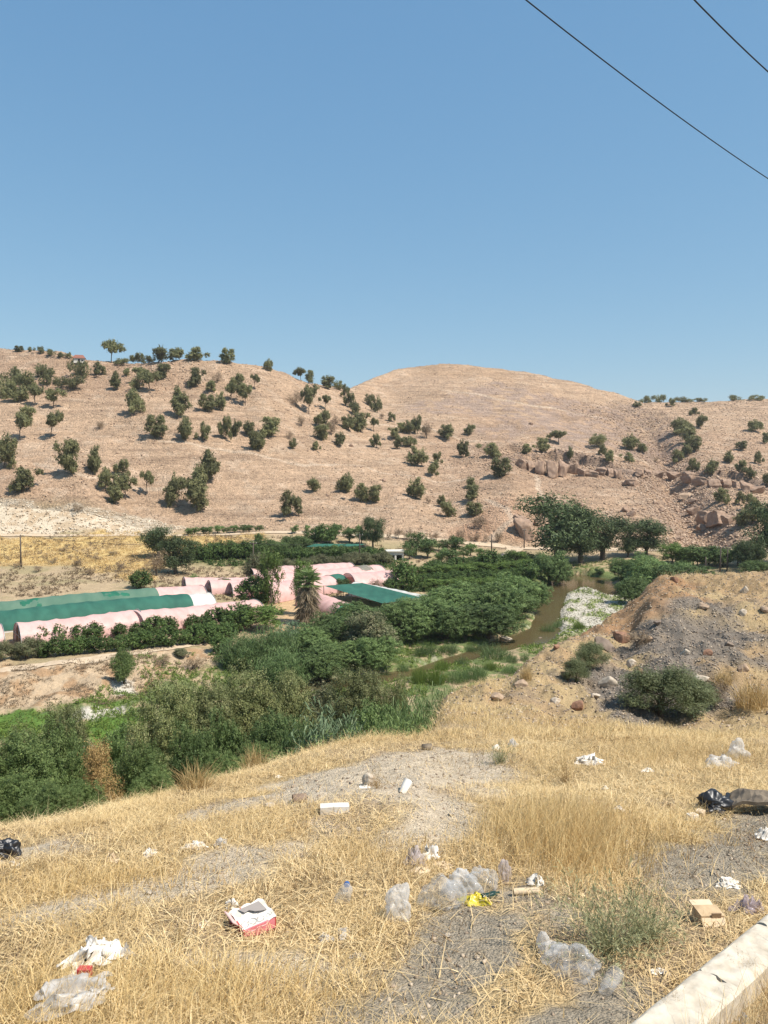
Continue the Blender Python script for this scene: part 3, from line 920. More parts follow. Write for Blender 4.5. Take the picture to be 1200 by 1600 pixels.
hill(0, [
    (520, 200, 112, 92, 'o', 'tallest airy tree on the left skyline'),
    (90, 150, 30, 42, 'r', 'small round tree at the far left end of the skyline'),
    (140, 150, 26, 26, 'r', 'tiny skyline tree right of the leftmost one'),
    (188, 156, 34, 58, 'f', 'low bushy clump on the left skyline'),
    (240, 165, 28, 70, 'f', 'long low scrub sloping down the left skyline'),
    (285, 175, 24, 50, 'f', 'low scrub left of the small hut on the skyline'),
    (326, 182, 32, 24, 'r', 'little upright tree just left of the skyline hut'),
    (570, 210, 32, 88, 'f', 'low wide bush at the foot of the tallest skyline tree'),
    (645, 192, 52, 68, 'r', 'rounded tree leading the skyline row right of the tallest tree'),
    (700, 188, 36, 66, 'f', 'low bush in the middle of the skyline tree row'),
    (755, 184, 76, 78, 'r', 'tall broad tree in the skyline row'),
    (825, 178, 62, 80, 'r', 'dark broad tree beside the tall one in the skyline row'),
    (908, 193, 70, 84, 'r', 'tree with a flat top at the right end of the skyline row'),
    (1066, 205, 74, 68, 'r', 'lone round tree standing on the ridge'),
    (60, 300, 85, 110, 'f', 'topmost bush of the thick wood on the left slope'),
    (30, 365, 95, 120, 'f', 'bush cut by the left picture edge in the thick wood'),
    (120, 330, 90, 120, 'f', 'broad olive bush in the middle of the thick left wood'),
    (200, 270, 66, 100, 'f', 'upper bush of the thick left wood'),
    (235, 305, 80, 110, 'f', 'right hand bush of the thick left wood'),
    (85, 385, 90, 100, 'r', 'front bush of the thick left wood with bare stems'),
    (165, 400, 100, 92, 'o', 'pine hanging down from the thick left wood'),
    (250, 412, 95, 92, 'o', 'pine with a bare trunk below the thick left wood'),
    (370, 270, 80, 112, 'f', 'dark broad bush left of the tallest skyline tree'),
    (462, 262, 66, 68, 'r', 'round dark tree below the tallest skyline tree'),
    (342, 322, 66, 116, 'f', 'low spreading bush under the dark broad one'),
    (545, 328, 88, 48, 't', 'slim dark pine among rocks below the skyline'),
    (592, 265, 42, 44, 'r', 'dark little bush in the shade of a rock below the skyline'),
    (652, 300, 80, 88, 'o', 'grey green pine at the left of the upper rocky clump'),
    (705, 342, 115, 100, 'o', 'tall pine in the middle of the upper rocky clump'),
    (762, 280, 78, 74, 'r', 'pine at the upper right of the rocky clump'),
    (640, 330, 60, 70, 'f', 'low scrub at the foot of the rocky clump'),
    (625, 442, 122, 86, 'r', 'pale grey green pine alone in mid slope above its shadow'),
    (915, 315, 95, 72, 'r', 'leaning pine beside big boulders below the ridge'),
    (1020, 295, 58, 54, 'd', 'greyish shrub under the lone ridge tree'),
    (835, 460, 150, 80, 't', 'tall double crowned pine in the middle of the left slope'),
    (725, 552, 112, 98, 'r', 'dense round pine left of a darker one in mid slope'),
    (872, 565, 118, 98, 'r', 'darkest dense pine in the middle of the left slope'),
    (950, 570, 98, 66, 'r', 'narrower pine touching the darkest one'),
    (1055, 558, 112, 66, 'r', 'left pine of three standing in a short row'),
    (1106, 545, 78, 52, 'r', 'middle pine of three standing in a short row'),
    (1165, 545, 74, 62, 'r', 'right pine of three standing in a short row'),
    (1190, 612, 95, 62, 'r', 'dark pine below the short row of three'),
    (962, 428, 84, 78, 'r', 'pine at the lower left of the thicket under the ridge'),
    (1030, 424, 90, 58, 'r', 'slim pine at the bottom of the thicket under the ridge'),
    (1085, 385, 95, 84, 'o', 'tree with thin bare trunks in the thicket under the ridge'),
    (1150, 400, 105, 72, 'o', 'grey tree with twisted trunks at the right of the thicket'),
    (985, 340, 64, 64, 'r', 'upper left tree of the thicket under the ridge'),
    (1115, 322, 72, 70, 'r', 'crown at the top of the thicket under the ridge'),
    (1192, 325, 74, 52, 'o', 'slender tree between the thicket and the ridge line'),
    (235, 552, 135, 96, 'o', 'dark pine in clumps with a bare stem on the left slope'),
    (88, 562, 135, 100, 'o', 'olive pine near the left edge under the thick wood'),
    (122, 480, 80, 84, 'r', 'upper pine of a pair near the left edge'),
    (15, 692, 165, 96, 'r', 'big pine cut by the left picture edge in mid slope'),
    (105, 805, 118, 122, 'r', 'low broad pine above the white road cut'),
    (338, 722, 170, 112, 'r', 'bigger pine of a pair on the lower left slope'),
    (432, 720, 135, 92, 'r', 'smaller pine on the right of that lower left pair'),
    (495, 800, 115, 88, 'r', 'leftmost pine of the ragged group above the road cut'),
    (545, 868, 120, 66, 't', 'leaning pine in front of the ragged group above the road cut'),
    (570, 730, 84, 72, 'r', 'crown standing highest in the ragged group'),
    (590, 842, 132, 112, 'o', 'broad pine in the centre of the ragged group'),
    (685, 822, 122, 72, 'o', 'slender pine at the right end of the ragged group'),
    (802, 880, 165, 94, 'r', 'lone upright pine right of the ragged group'),
    (922, 905, 235, 112, 't', 'tallest column shaped pine on the lower left slope'),
    (975, 760, 155, 88, 't', 'dark pine rising behind the tallest column shaped one'),
    (465, 512, 42, 62, 'd', 'low dry shrub alone on bare ground of the left slope'),
    (365, 1010, 45, 60, 'd', 'pale dry bush at the foot of the white road cut'),
])
hill(400, [
    (58, 240, 58, 42, 'r', 'small tree on the ridge right of the lone round one'),
    (212, 290, 70, 50, 'o', 'left tree of a pair on the falling ridge line'),
    (245, 294, 62, 46, 'r', 'right tree of a pair on the falling ridge line'),
    (335, 322, 62, 74, 'r', 'broad tree low on the falling ridge line'),
    (385, 328, 48, 48, 'r', 'tree at the lower end of the falling ridge line'),
    (412, 365, 66, 40, 'r', 'top pine of the line running down from the saddle'),
    (436, 408, 70, 56, 'r', 'second pine of the line running down from the saddle'),
    (465, 445, 66, 60, 'r', 'third pine of the line running down from the saddle'),
    (437, 520, 80, 74, 'r', 'left pine of the big clump under the saddle'),
    (492, 526, 96, 84, 'r', 'largest dark pine of the big clump under the saddle'),
    (552, 525, 70, 42, 'o', 'thin pale tree right of the big clump under the saddle'),
    (524, 398, 54, 42, 'r', 'small pine left of a taller one below the saddle'),
    (570, 435, 86, 52, 'r', 'taller upright pine on the open slope below the saddle'),
    (588, 462, 28, 30, 'd', 'tiny shrub at the foot of the taller upright pine'),
    (635, 478, 48, 42, 'r', 'small round pine on the open centre slope'),
    (248, 442, 145, 82, 'o', 'pine with several bare trunks on the centre left slope'),
    (186, 405, 82, 78, 'd', 'grey leafless tree beside the many trunked pine'),
    (326, 424, 76, 54, 'o', 'thin pine right of the many trunked one'),
    (305, 502, 84, 78, 'r', 'dense pine above another in the centre left slope'),
    (310, 565, 78, 84, 'r', 'wide dark pine throwing shade at the centre left'),
    (352, 540, 70, 60, 'd', 'reddish dry shrub against the wide dark pine'),
    (376, 492, 46, 50, 'd', 'dry pale bush above the reddish shrub'),
    (396, 592, 68, 56, 'r', 'pine below the reddish dry shrub'),
    (212, 498, 54, 54, 'd', 'brown leafless bush on the centre left slope'),
    (62, 548, 98, 112, 'r', 'big round pine left of centre slope'),
    (14, 608, 84, 66, 'r', 'pine just below the big round one'),
    (160, 558, 42, 44, 'd', 'small brownish bush right of the big round pine'),
    (170, 605, 54, 48, 'r', 'small pine standing above a little shadow left of centre'),
    (282, 614, 48, 48, 'r', 'smallest pale pine of the centre left slope'),
    (565, 598, 66, 52, 'r', 'round pine alone left of the grove'),
    (662, 604, 60, 52, 'r', 'front left pine of the centre grove'),
    (718, 594, 52, 66, 'r', 'front right pine of the centre grove with a leaning trunk'),
    (650, 560, 58, 54, 'r', 'left pine of the centre grove'),
    (684, 526, 48, 52, 'r', 'upper left pine of the centre grove'),
    (720, 532, 64, 54, 'r', 'middle pine of the centre grove'),
    (758, 534, 92, 60, 'r', 'tallest pine at the back of the centre grove'),
    (800, 556, 82, 74, 'd', 'reddish grey leafless tree at the right of the grove'),
    (896, 560, 72, 88, 'r', 'broad pine right of the centre grove'),
    (1000, 540, 54, 54, 'r', 'small pine in the open right of the broad one'),
    (970, 645, 86, 58, 'r', 'upright dark pine in the open centre right slope'),
    (1105, 645, 72, 88, 'r', 'upper pine of a leaning pair left of the cliff'),
    (1150, 736, 96, 94, 'r', 'lower pine of a leaning pair left of the cliff'),
    (755, 684, 94, 98, 'r', 'broad pine below the centre grove'),
    (846, 674, 60, 46, 'r', 'small pine above another right of the broad one'),
    (826, 732, 76, 66, 'r', 'lower pine of two right of the broad one'),
    (278, 806, 70, 68, 'r', 'pale green pine on the lower centre slope'),
    (420, 812, 98, 82, 'r', 'dark pine in the lower centre slope above a dark shadow'),
    (490, 850, 90, 76, 'r', 'left of two round pines low on the centre slope'),
    (560, 856, 86, 76, 'r', 'right of two round pines low on the centre slope'),
    (750, 838, 102, 92, 'r', 'leaning dark pine low on the centre right slope'),
    (158, 925, 130, 118, 'r', 'biggest round pine at the bottom of the centre slope'),
    (806, 862, 36, 34, 'd', 'tiny shrub by the leaning dark pine'),
    (876, 878, 60, 46, 'r', 'top of two pines stepping down the lower right centre'),
    (896, 925, 80, 78, 'r', 'bottom of two pines stepping down the lower right centre'),
    (1002, 784, 50, 54, 'r', 'small dark pine above a wider one near the spur'),
    (1012, 845, 76, 80, 'r', 'wide pine near the spur with a shadow on its left'),
    (1018, 920, 70, 76, 'r', 'pine low on the spur above a dry shrub'),
    (1045, 980, 74, 66, 'd', 'reddish dry shrub low on the spur'),
])
hill(800, [
    (588, 408, 28, 36, 'r', 'small bush at the right end of the hilltop line'),
    (745, 406, 42, 48, 'r', 'single tree on the right skyline'),
    (620, 384, 34, 70, 'f', 'left stretch of the low skyline thicket'),
    (690, 384, 36, 80, 'f', 'right stretch of the low skyline thicket'),
    (800, 384, 20, 90, 'f', 'thin dark bush line on the right skyline'),
    (880, 384, 20, 80, 'f', 'thin dark bush line further along the right skyline'),
    (1045, 376, 24, 90, 'f', 'low scrub on the far right skyline'),
    (1150, 376, 24, 90, 'f', 'low scrub at the right end of the skyline'),
    (856, 448, 38, 44, 'r', 'small round tree above the gully wood'),
    (876, 505, 64, 54, 'r', 'round tree at the head of the gully wood'),
    (790, 535, 78, 94, 'r', 'dark tree at the top left of the gully'),
    (832, 580, 80, 82, 'r', 'dark tree in the middle of the gully wood'),
    (850, 612, 70, 66, 'r', 'right hand tree of the gully wood'),
    (822, 632, 56, 54, 'r', 'lowest tree of the gully wood'),
    (772, 668, 66, 66, 'r', 'greyish tree in the gully above the cliff'),
    (846, 715, 72, 54, 'r', 'tree on the lip of the right cliff'),
    (935, 725, 74, 66, 'r', 'leaning tree on the boulders of the right cliff'),
    (1140, 522, 56, 64, 'r', 'tree high on the right slope'),
    (1190, 580, 56, 42, 'r', 'tree at the right picture edge on the upper slope'),
    (1080, 608, 42, 52, 'r', 'small spreading pine on the right slope'),
    (1014, 670, 56, 66, 'r', 'broad pine in the middle of the right slope'),
    (1156, 675, 62, 54, 'r', 'round pine at the right with a long shadow'),
    (1078, 712, 58, 54, 'r', 'upper pine of a pair above the right cliff'),
    (1114, 746, 62, 60, 'r', 'lower pine of a pair above the right cliff'),
    (1192, 775, 60, 54, 'r', 'pine cut by the right edge above the cliff'),
    (220, 580, 66, 88, 'o', 'spreading pine with stems showing above the left cliff'),
    (66, 630, 52, 52, 'r', 'leftmost pine above the left cliff'),
    (134, 620, 72, 62, 'r', 'twin topped pine above the left end of the cliff'),
    (270, 656, 66, 42, 'r', 'narrow pine on the edge of the left cliff'),
    (398, 596, 66, 92, 'f', 'wide pine above the middle of the cliff'),
    (420, 636, 56, 54, 'r', 'small pine under the wide one above the cliff'),
    (456, 670, 62, 58, 'r', 'pine on the brink in the middle of the cliff'),
    (550, 610, 78, 94, 'r', 'big spreading pine above the right part of the cliff'),
    (612, 620, 46, 54, 'r', 'small pine touching the big spreading one'),
    (550, 670, 52, 52, 'r', 'little pine on the brink right of the middle'),
    (676, 668, 30, 40, 'd', 'dry shrub near the gully above the cliff'),
    (970, 855, 72, 56, 'r', 'pine among the fallen boulders of the gully'),
    (1006, 866, 52, 42, 'r', 'small pine beside the one among the boulders'),
    (1060, 866, 68, 52, 'r', 'leaning pine right of the fallen boulders'),
    (1128, 890, 80, 62, 'r', 'upper pine of the lower right grove'),
    (1088, 968, 86, 104, 'r', 'broad pine of the lower right grove'),
    (1152, 950, 88, 74, 'r', 'right hand pine of the lower right grove'),
])

ORD = ['first', 'second', 'third', 'fourth', 'fifth', 'sixth', 'seventh', 'eighth', 'ninth', 'tenth', 'eleventh', 'twelfth', 'thirteenth', 'fourteenth', 'fifteenth', 'sixteenth', 'seventeenth', 'eighteenth', 'nineteenth', 'twentieth', 'twenty-first', 'twenty-second', 'twenty-third', 'twenty-fourth']


def row(name, kind, p0, p1, n, hpx, wf, lab, cat, group, ymin=55, jx=2.5, jh=.15, hmul=None):
    for k in range(n):
        f = k / max(n - 1, 1)
        px = p0[0] + (p1[0] - p0[0]) * f + random.uniform(-jx, jx)
        py = p0[1] + (p1[1] - p0[1]) * f + random.uniform(-.6, .6)
        h = hpx * (1 + random.uniform(-jh, jh)) * (hmul[k] if hmul else 1)
        plant(name, kind, px, py, h, wf * random.uniform(.9, 1.12), f'{ORD[k]} from the left {lab}', cat, group, ymin=ymin)


# ---- orchard rows and hedges of the valley floor
row('citrus_bush', 'citrus', (66, 1006), (385, 978), 12, 27, 1.1, 'of the round bushes against the pink tunnel', 'bush', 'round bushes along the near pink tunnel', jx=6, jh=.25)
row('citrus_bush', 'citrus', (72, 1026), (355, 1002), 16, 29, 1.05, 'of the front hedge bushes above the path', 'bush', 'hedge bushes above the field path')
row('olive_bush', 'flower', (4, 1033), (62, 1026), 4, 30, 1.1, 'of the greyish bushes at the left end of the hedge', 'bush', 'greyish bushes at the hedge end')
plant('citrus_bush', 'citrus', 335, 990, 42, 1.15, 'tall dark bush where the pink tunnel meets the hedge', 'bush', ymin=55)
plant('citrus_bush', 'citrus', 372, 985, 44, 1.1, 'large dark bush at the right end of the pink tunnel', 'bush', ymin=55)
plant('citrus_bush', 'lime', 415, 985, 40, 1.6, 'bright green bush beside the dirt yard', 'bush', ymin=55)
plant('citrus_bush', 'citrus', 345, 1020, 30, 1.1, 'dark low bush at the right end of the front hedge', 'bush', ymin=55)
plant('shrub', 'near_green', 193, 1068, 56, .72, 'leafy green sapling alone on the dirt bank', 'shrub', ymin=50)
plant('shrub', 'flower', 282, 1026, 14, 2.0, 'low green scrub on the dirt bank below the hedge end', 'shrub', ymin=50)
plant('dry_shrub', 'dry', 300, 1046, 22, 1.6, 'low brown brush on the dirt bank', 'shrub', ymin=50)
plant('dry_shrub', 'dry', 255, 1040, 18, 1.8, 'dark dead brush above the pale sand heap', 'shrub', ymin=50)

plant('citrus_tree', 'citrus', 220, 920, 30, 1.15, 'round bush at the back corner of the green tunnel', 'bush', ymin=80)
plant('scrub_tree', 'euca', 247, 872, 42, 1.0, 'left grey green tree on the golden field', 'tree', ymin=80)
plant('scrub_tree', 'euca', 276, 897, 50, 1.0, 'right dark tree at the edge of the golden field', 'tree', ymin=80)
plant('dry_shrub', 'dry', 244, 900, 34, .9, 'grey leafless shrub below the two field trees', 'shrub', ymin=80)
for k, (px, py, h) in enumerate([(150, 876, 8), (120, 884, 9), (85, 880, 8), (190, 890, 9), (140, 898, 9), (60, 893, 8), (30, 886, 8), (175, 868, 7), (100, 862, 7)]):
    plant('dry_shrub', 'dry', px, py, h, 2.0, ['brown tussock right of the middle of the dry bank', 'brown tussock in the middle of the dry bank', 'low brown tussock left of the bank middle', 'brown tussock at the right end of the dry bank', 'lowest brown tussock of the dry bank', 'lower brown tussock near the utility pole', 'brown tussock beside the utility pole', 'upper right tussock in the golden grass', 'upper tussock in the golden grass'][k], 'shrub', None, ymin=80)
row('hedge_bush', 'citrus', (296, 875), (402, 872), 11, 22, 1.05, 'of the vine row bushes behind the far pink tunnels', 'bush', 'vine row bushes', 90)
row('hedge_bush', 'olive', (292, 836), (404, 831), 10, 12, 1.3, 'of the small hedge bushes along the upper road', 'bush', 'hedge along the upper road', 120)
plant('citrus_tree', 'citrus', 404, 846, 13, 1.1, 'round dark bush ending the upper hedge', 'bush', ymin=120)
plant('citrus_tree', 'citrus', 395, 950, 50, 1.05, 'dense dark orange tree left of the dirt yard', 'tree', ymin=70)
plant('poplar_tree', 'lime', 424, 952, 98, .40, 'tall lime green poplar in front of the pink tunnels', 'tree', ymin=70)
plant('poplar_tree', 'lime', 474, 962, 92, .34, 'tall slender dark tree behind the palm', 'tree', ymin=70)
plant('shrub', 'flower', 405, 912, 40, 1.0, 'grey scrub behind the poplar', 'shrub', ymin=90)
plant('shrub', 'willow', 345, 922, 16, 1.8, 'low scrub before the brown tunnel arches', 'shrub', ymin=90)
plant('shrub', 'willow', 302, 920, 18, 1.3, 'low scrub left of the brown tunnel arches', 'shrub', ymin=90)
plant('citrus_tree', 'citrus', 630, 922, 40, .95, 'round dark mango tree beside the pink tunnels', 'tree', ymin=80)
plant('citrus_tree', 'citrus', 612, 925, 18, 1.3, 'lower bush left of the round mango tree', 'bush', ymin=80)
plant('dry_shrub', 'dry', 585, 926, 18, 1.8, 'brown withered plants between tunnels and canopy', 'shrub', ymin=80)
plant('shrub', 'willow', 536, 925, 18, 1.2, 'green shrub in the gap of the pink tunnels', 'shrub', ymin=80)
plant('citrus_tree', 'citrus', 507, 850, 26, 1.3, 'dark fruit tree below the hill track', 'tree', ymin=100)
plant('citrus_tree', 'citrus', 490, 846, 18, 1.5, 'lower tree left of the dark fruit tree', 'tree', ymin=100)
plant('citrus_tree', 'olive', 524, 842, 20, 1.0, 'thin tree right of the dark fruit tree', 'tree', ymin=100)
plant('citrus_tree', 'euca', 582, 858, 42, .75, 'leaning dark tree above the white hut', 'tree', ymin=100)
plant('olive_tree', 'olive', 565, 852, 26, .9, 'slender tree by the utility pole', 'tree', ymin=100)
plant('olive_tree', 'olive', 546, 848, 20, 1.1, 'small olive left of the slender tree', 'tree', ymin=100)
plant('olive_tree', 'olive', 461, 834, 14, 1.0, 'left of two little trees by the hill track', 'tree', ymin=100)
plant('olive_tree', 'olive', 479, 832, 12, .9, 'right of two little trees by the hill track', 'tree', ymin=100)
row('hedge_bush', 'citrus', (442, 874), (598, 872), 15, 15, 1.3, 'of the leafy row in front of the green net', 'bush', 'leafy row before the green net', 90)
row('shrub', 'flower', (448, 890), (600, 880), 12, 15, 1.4, 'of the grey shrubs behind the pink tunnels', 'shrub', 'grey shrubs behind the pink tunnels', 90)
row('shrub', 'willow', (408, 872), (470, 862), 5, 20, 1.3, 'of the green scrub left of the net', 'shrub', 'green scrub left of the net', 90)
for k, (px, py, h, lab) in enumerate([(650, 868, 30, 'broad olive right of the white hut'), (668, 872, 26, 'dark olive next to the broad one'), (640, 874, 20, 'low bush beside the white hut'), (710, 866, 24, 'grey olive on the terraced ground'), (692, 862, 16, 'small bush left of the grey olive'), (735, 868, 16, 'small bush near the leaning stick'), (724, 872, 14, 'low green bush below the grey olive'), (750, 872, 13, 'small green bush above the vineyard'), (690, 880, 20, 'tall green plant among the terraces'), (706, 884, 22, 'tall green plant right of its neighbour')]):
    plant('olive_tree', 'olive', px, py, h, 1.1, lab, 'tree', None, ymin=100)
row('bare_tree', 'dry', (612, 842), (778, 848), 12, 17, .8, 'of the bare little trees along the slope foot', 'tree', 'bare little trees along the slope foot', 120, jx=5, jh=.3)
for r_, (y0, y1, n) in enumerate([((668, 893), (822, 880), 15), ((655, 902), (822, 892), 16), ((660, 912), (815, 905), 14), ((668, 922), (780, 918), 10)]):
    row('vineyard_bush', 'lime' if r_ in (1, 3) else 'citrus', y0, y1, n, 14, 1.6 if r_ in (1, 3) else 1.25, f'in the {["back", "second", "third", "front"][r_]} row of the vineyard', 'bush', f'vineyard bushes, {["back", "second", "third", "front"][r_]} row', 80)
plant('citrus_tree', 'citrus', 766, 892, 28, 1.1, 'dark fruit tree rising from the back of the vineyard', 'tree', ymin=90)
plant('citrus_tree', 'lime', 806, 885, 22, 1.4, 'bright green tree below the farm track', 'tree', ymin=90)
plant('citrus_tree', 'citrus', 790, 890, 18, 1.3, 'low dark tree below the farm track', 'tree', ymin=90)
plant('citrus_tree', 'citrus', 824, 905, 24, 1.3, 'dense bush on the bank above the river bend', 'bush', ymin=90)

# ---- the far bank
plant('eucalyptus_tree', 'euca', 874, 882, 90, 1.15, 'biggest dark eucalyptus standing by the river bend', 'tree', ymin=100, v=0)
plant('eucalyptus_tree', 'euca', 908, 880, 72, .85, 'middle eucalyptus behind the biggest one', 'tree', ymin=100, v=1)
plant('eucalyptus_tree', 'euca', 940, 874, 58, 1.15, 'shorter paler eucalyptus at the right of the clump', 'tree', ymin=100, v=2)
plant('eucalyptus_tree', 'euca', 1008, 868, 48, 1.15, 'spreading tree with bare trunks beside the road', 'tree', ymin=100, v=1)
plant('eucalyptus_tree', 'euca', 982, 870, 28, 1.1, 'small dark tree left of the one with bare trunks', 'tree', ymin=100, v=0)
plant('willow_bush', 'willow', 858, 917, 46, 1.15, 'rounded willow bush on the bank at the river bend', 'bush', ymin=80)
for px, top, w, Y, lab in [(975, 872, 1.5, 142, 'leftmost dark bush across the river from the spoil heap'), (1008, 866, 1.6, 136, 'tallest dark bush across the river from the spoil heap'),
                           (1040, 874, 1.7, 128, 'third dark bush just above the spoil heap edge'), (1068, 882, 1.7, 124, 'rightmost dark bush above the spoil heap edge'), (990, 900, 1.4, 118, 'shaded low bush dipping to the dark water')]:
    plant('willow_bush', 'willow', px, top, 0, w, lab, 'bush', None, Y=Y)
plant('willow_bush', 'willow', 936, 897, 8, 1.6, 'single low bush at the far water edge', 'bush', ymin=80)
row('olive_tree', 'olive', (1072, 886), (1178, 884), 12, 26, 1.05, 'of the olive trees along the right field', 'tree', 'olive trees along the right field', 90, jx=4)
plant('citrus_tree', 'lime', 1050, 882, 28, 1.3, 'bright green tree left of the right olive row', 'tree', ymin=90)
plant('citrus_tree', 'lime', 1063, 884, 26, 1.2, 'second bright green tree touching the olive row', 'tree', ymin=90)
plant('olive_tree', 'euca', 1172, 892, 40, .9, 'taller grey tree near the right edge of the field', 'tree', ymin=90)
plant('willow_bush', 'willow', 1180, 898, 22, 2.0, 'broad grey bush at the right behind the spoil heap', 'bush', ymin=60)
plant('eucalyptus_tree', 'euca', 1206, 880, 80, .9, 'dark tree cut by the right picture edge', 'tree', ymin=90)

FB = [('reed_clump', 'reed', 380, 992, 82, 70, 'reedy thicket at the left end of the far bank'), ('reed_clump', 'reed', 425, 984, 83, 75, 'reedy thicket with climbers on the far bank'),
      ('reed_clump', 'cane', 458, 974, 90, 60, 'pale cane clump below the palm'), ('willow_bush', 'willow', 484, 985, 86, 78, 'dark green bush right of the pale canes'),
      ('willow_bush', 'willow', 520, 966, 90, 78, 'rounded green bush in front of the green ended tunnel'), ('seeding_shrub', 'flower', 575, 956, 87, 82, 'tall brownish seeding shrub on the far bank'),
      ('willow_bush', 'willow', 556, 950, 96, 84, 'yellow green willow behind the seeding shrub'), ('willow_bush', 'willow', 618, 948, 95, 88, 'upright willow right of the seeding shrub'),
      ('willow_bush', 'willow', 660, 938, 98, 92, 'pale tipped willow in front of the shade canopy'), ('willow_bush', 'willow', 694, 950, 98, 80, 'drooping willow over the reeds'),
      ('willow_bush', 'willow', 700, 920, 106, 96, 'large rounded willow in front of the vineyard'), ('willow_bush', 'willow', 742, 914, 108, 96, 'largest willow in the middle of the bank'),
      ('willow_bush', 'willow', 782, 922, 106, 84, 'grey green willow above the brown pool'), ('willow_bush', 'willow', 806, 904, 119, 84, 'willow behind the brown pool'),
      ('willow_bush', 'willow', 832, 914, 117, 56, 'rightmost willow leaning over the river'), ('willow_bush', 'willow', 760, 950, 99, 90, 'low willow dipping to the reeds'),
      ('willow_bush', 'willow', 500, 1012, 80, 80, 'low green bush at the edge of the brown water'),
      ('reed_clump', 'reed', 442, 1018, 78, 80, 'reeds hanging over the brown water'), ('willow_bush', 'willow', 590, 1000, 84, 70, 'bushy foot of the bank under the seeding shrub'),
      ('willow_bush', 'willow', 540, 1008, 83, 66, 'dark bush between the brown water and the seeding shrub'), ('willow_bush', 'willow', 800, 948, 110, 76, 'dark bush overhanging the brown pool')]
for nm, kd, px, top, Y, w, lab in FB: plant(nm, kd, px, top - (6 if kd == 'willow' else 2), 0, 1, lab, 'bush', None, Y=Y * (.97 if px > 560 and kd == 'willow' else .985), wpx=w * 1.08)

# ---- more reeds between the channels
for k, (px, py, h, w_, kd, lab) in enumerate([(600, 1062, 18, 1.6, 'sedge', 'broad reeds at the left end of the island'), (630, 1050, 18, 1.4, 'sedge', 'green reeds under the low dark willow'), (690, 1045, 19, 1.5, 'rush', 'pale rushes in the middle of the island'),
                                              (722, 1040, 18, 1.5, 'sedge', 'reeds in the middle of the island'), (735, 1020, 18, 1.4, 'sedge', 'reeds under the largest willow'), (800, 1035, 16, 1.5, 'sedge', 'reeds at the tail of the brown pool'), (765, 1046, 16, 1.6, 'rush', 'bright rushes beside the near channel'),
                                              (545, 1062, 22, 1.5, 'sedge', 'reeds on the far edge of the brown water'), (820, 1032, 18, 1.0, 'sedge', 'reeds at the foot of the heap beside the pool')]):
    plant('rush_clump', kd, px, py, h, w_, lab, 'reeds', None, ymin=45)

# ---- reeds on the river island
for nm, kd, px, py, h, w, lab in [('rush_clump', 'sedge', 775, 1028, 26, 2.4, 'dark rushes on the island below the pool'), ('rush_clump', 'sedge', 752, 1024, 24, 2.2, 'left hand dark rushes on the island below the pool'),
                                  ('rush_clump', 'sedge', 742, 1062, 34, 1.4, 'dark rush clump on the near channel'), ('rush_clump', 'sedge', 716, 1066, 30, 1.4, 'rush clump left of the dark one'),
                                  ('rush_clump', 'rush', 682, 1068, 36, .9, 'tall brownish rushes in mid river'), ('rush_clump', 'rush', 655, 1066, 34, .9, 'brownish rushes at the left of the island'),
                                  ('rush_clump', 'sedge', 664, 1024, 28, 1.5, 'rushes under the drooping willow'), ('rush_clump', 'sedge', 700, 1020, 20, 2.1, 'low green rushes across the island'),
                                  ('rush_clump', 'sedge', 856, 992, 24, 1.2, 'green rushes on the near edge of the gravel bar'), ('rush_clump', 'sedge', 872, 982, 18, 1.2, 'rushes at the corner of the gravel bar'),
                                  ('rush_clump', 'rush', 905, 982, 14, 1.6, 'low green tuft on the gravel bar'), ('rush_clump', 'sedge', 800, 1052, 18, 2.1, 'low green plants beside the pale stones')]:
    plant(nm, kd, px, py, h, w, lab, 'reeds', None, ymin=45)

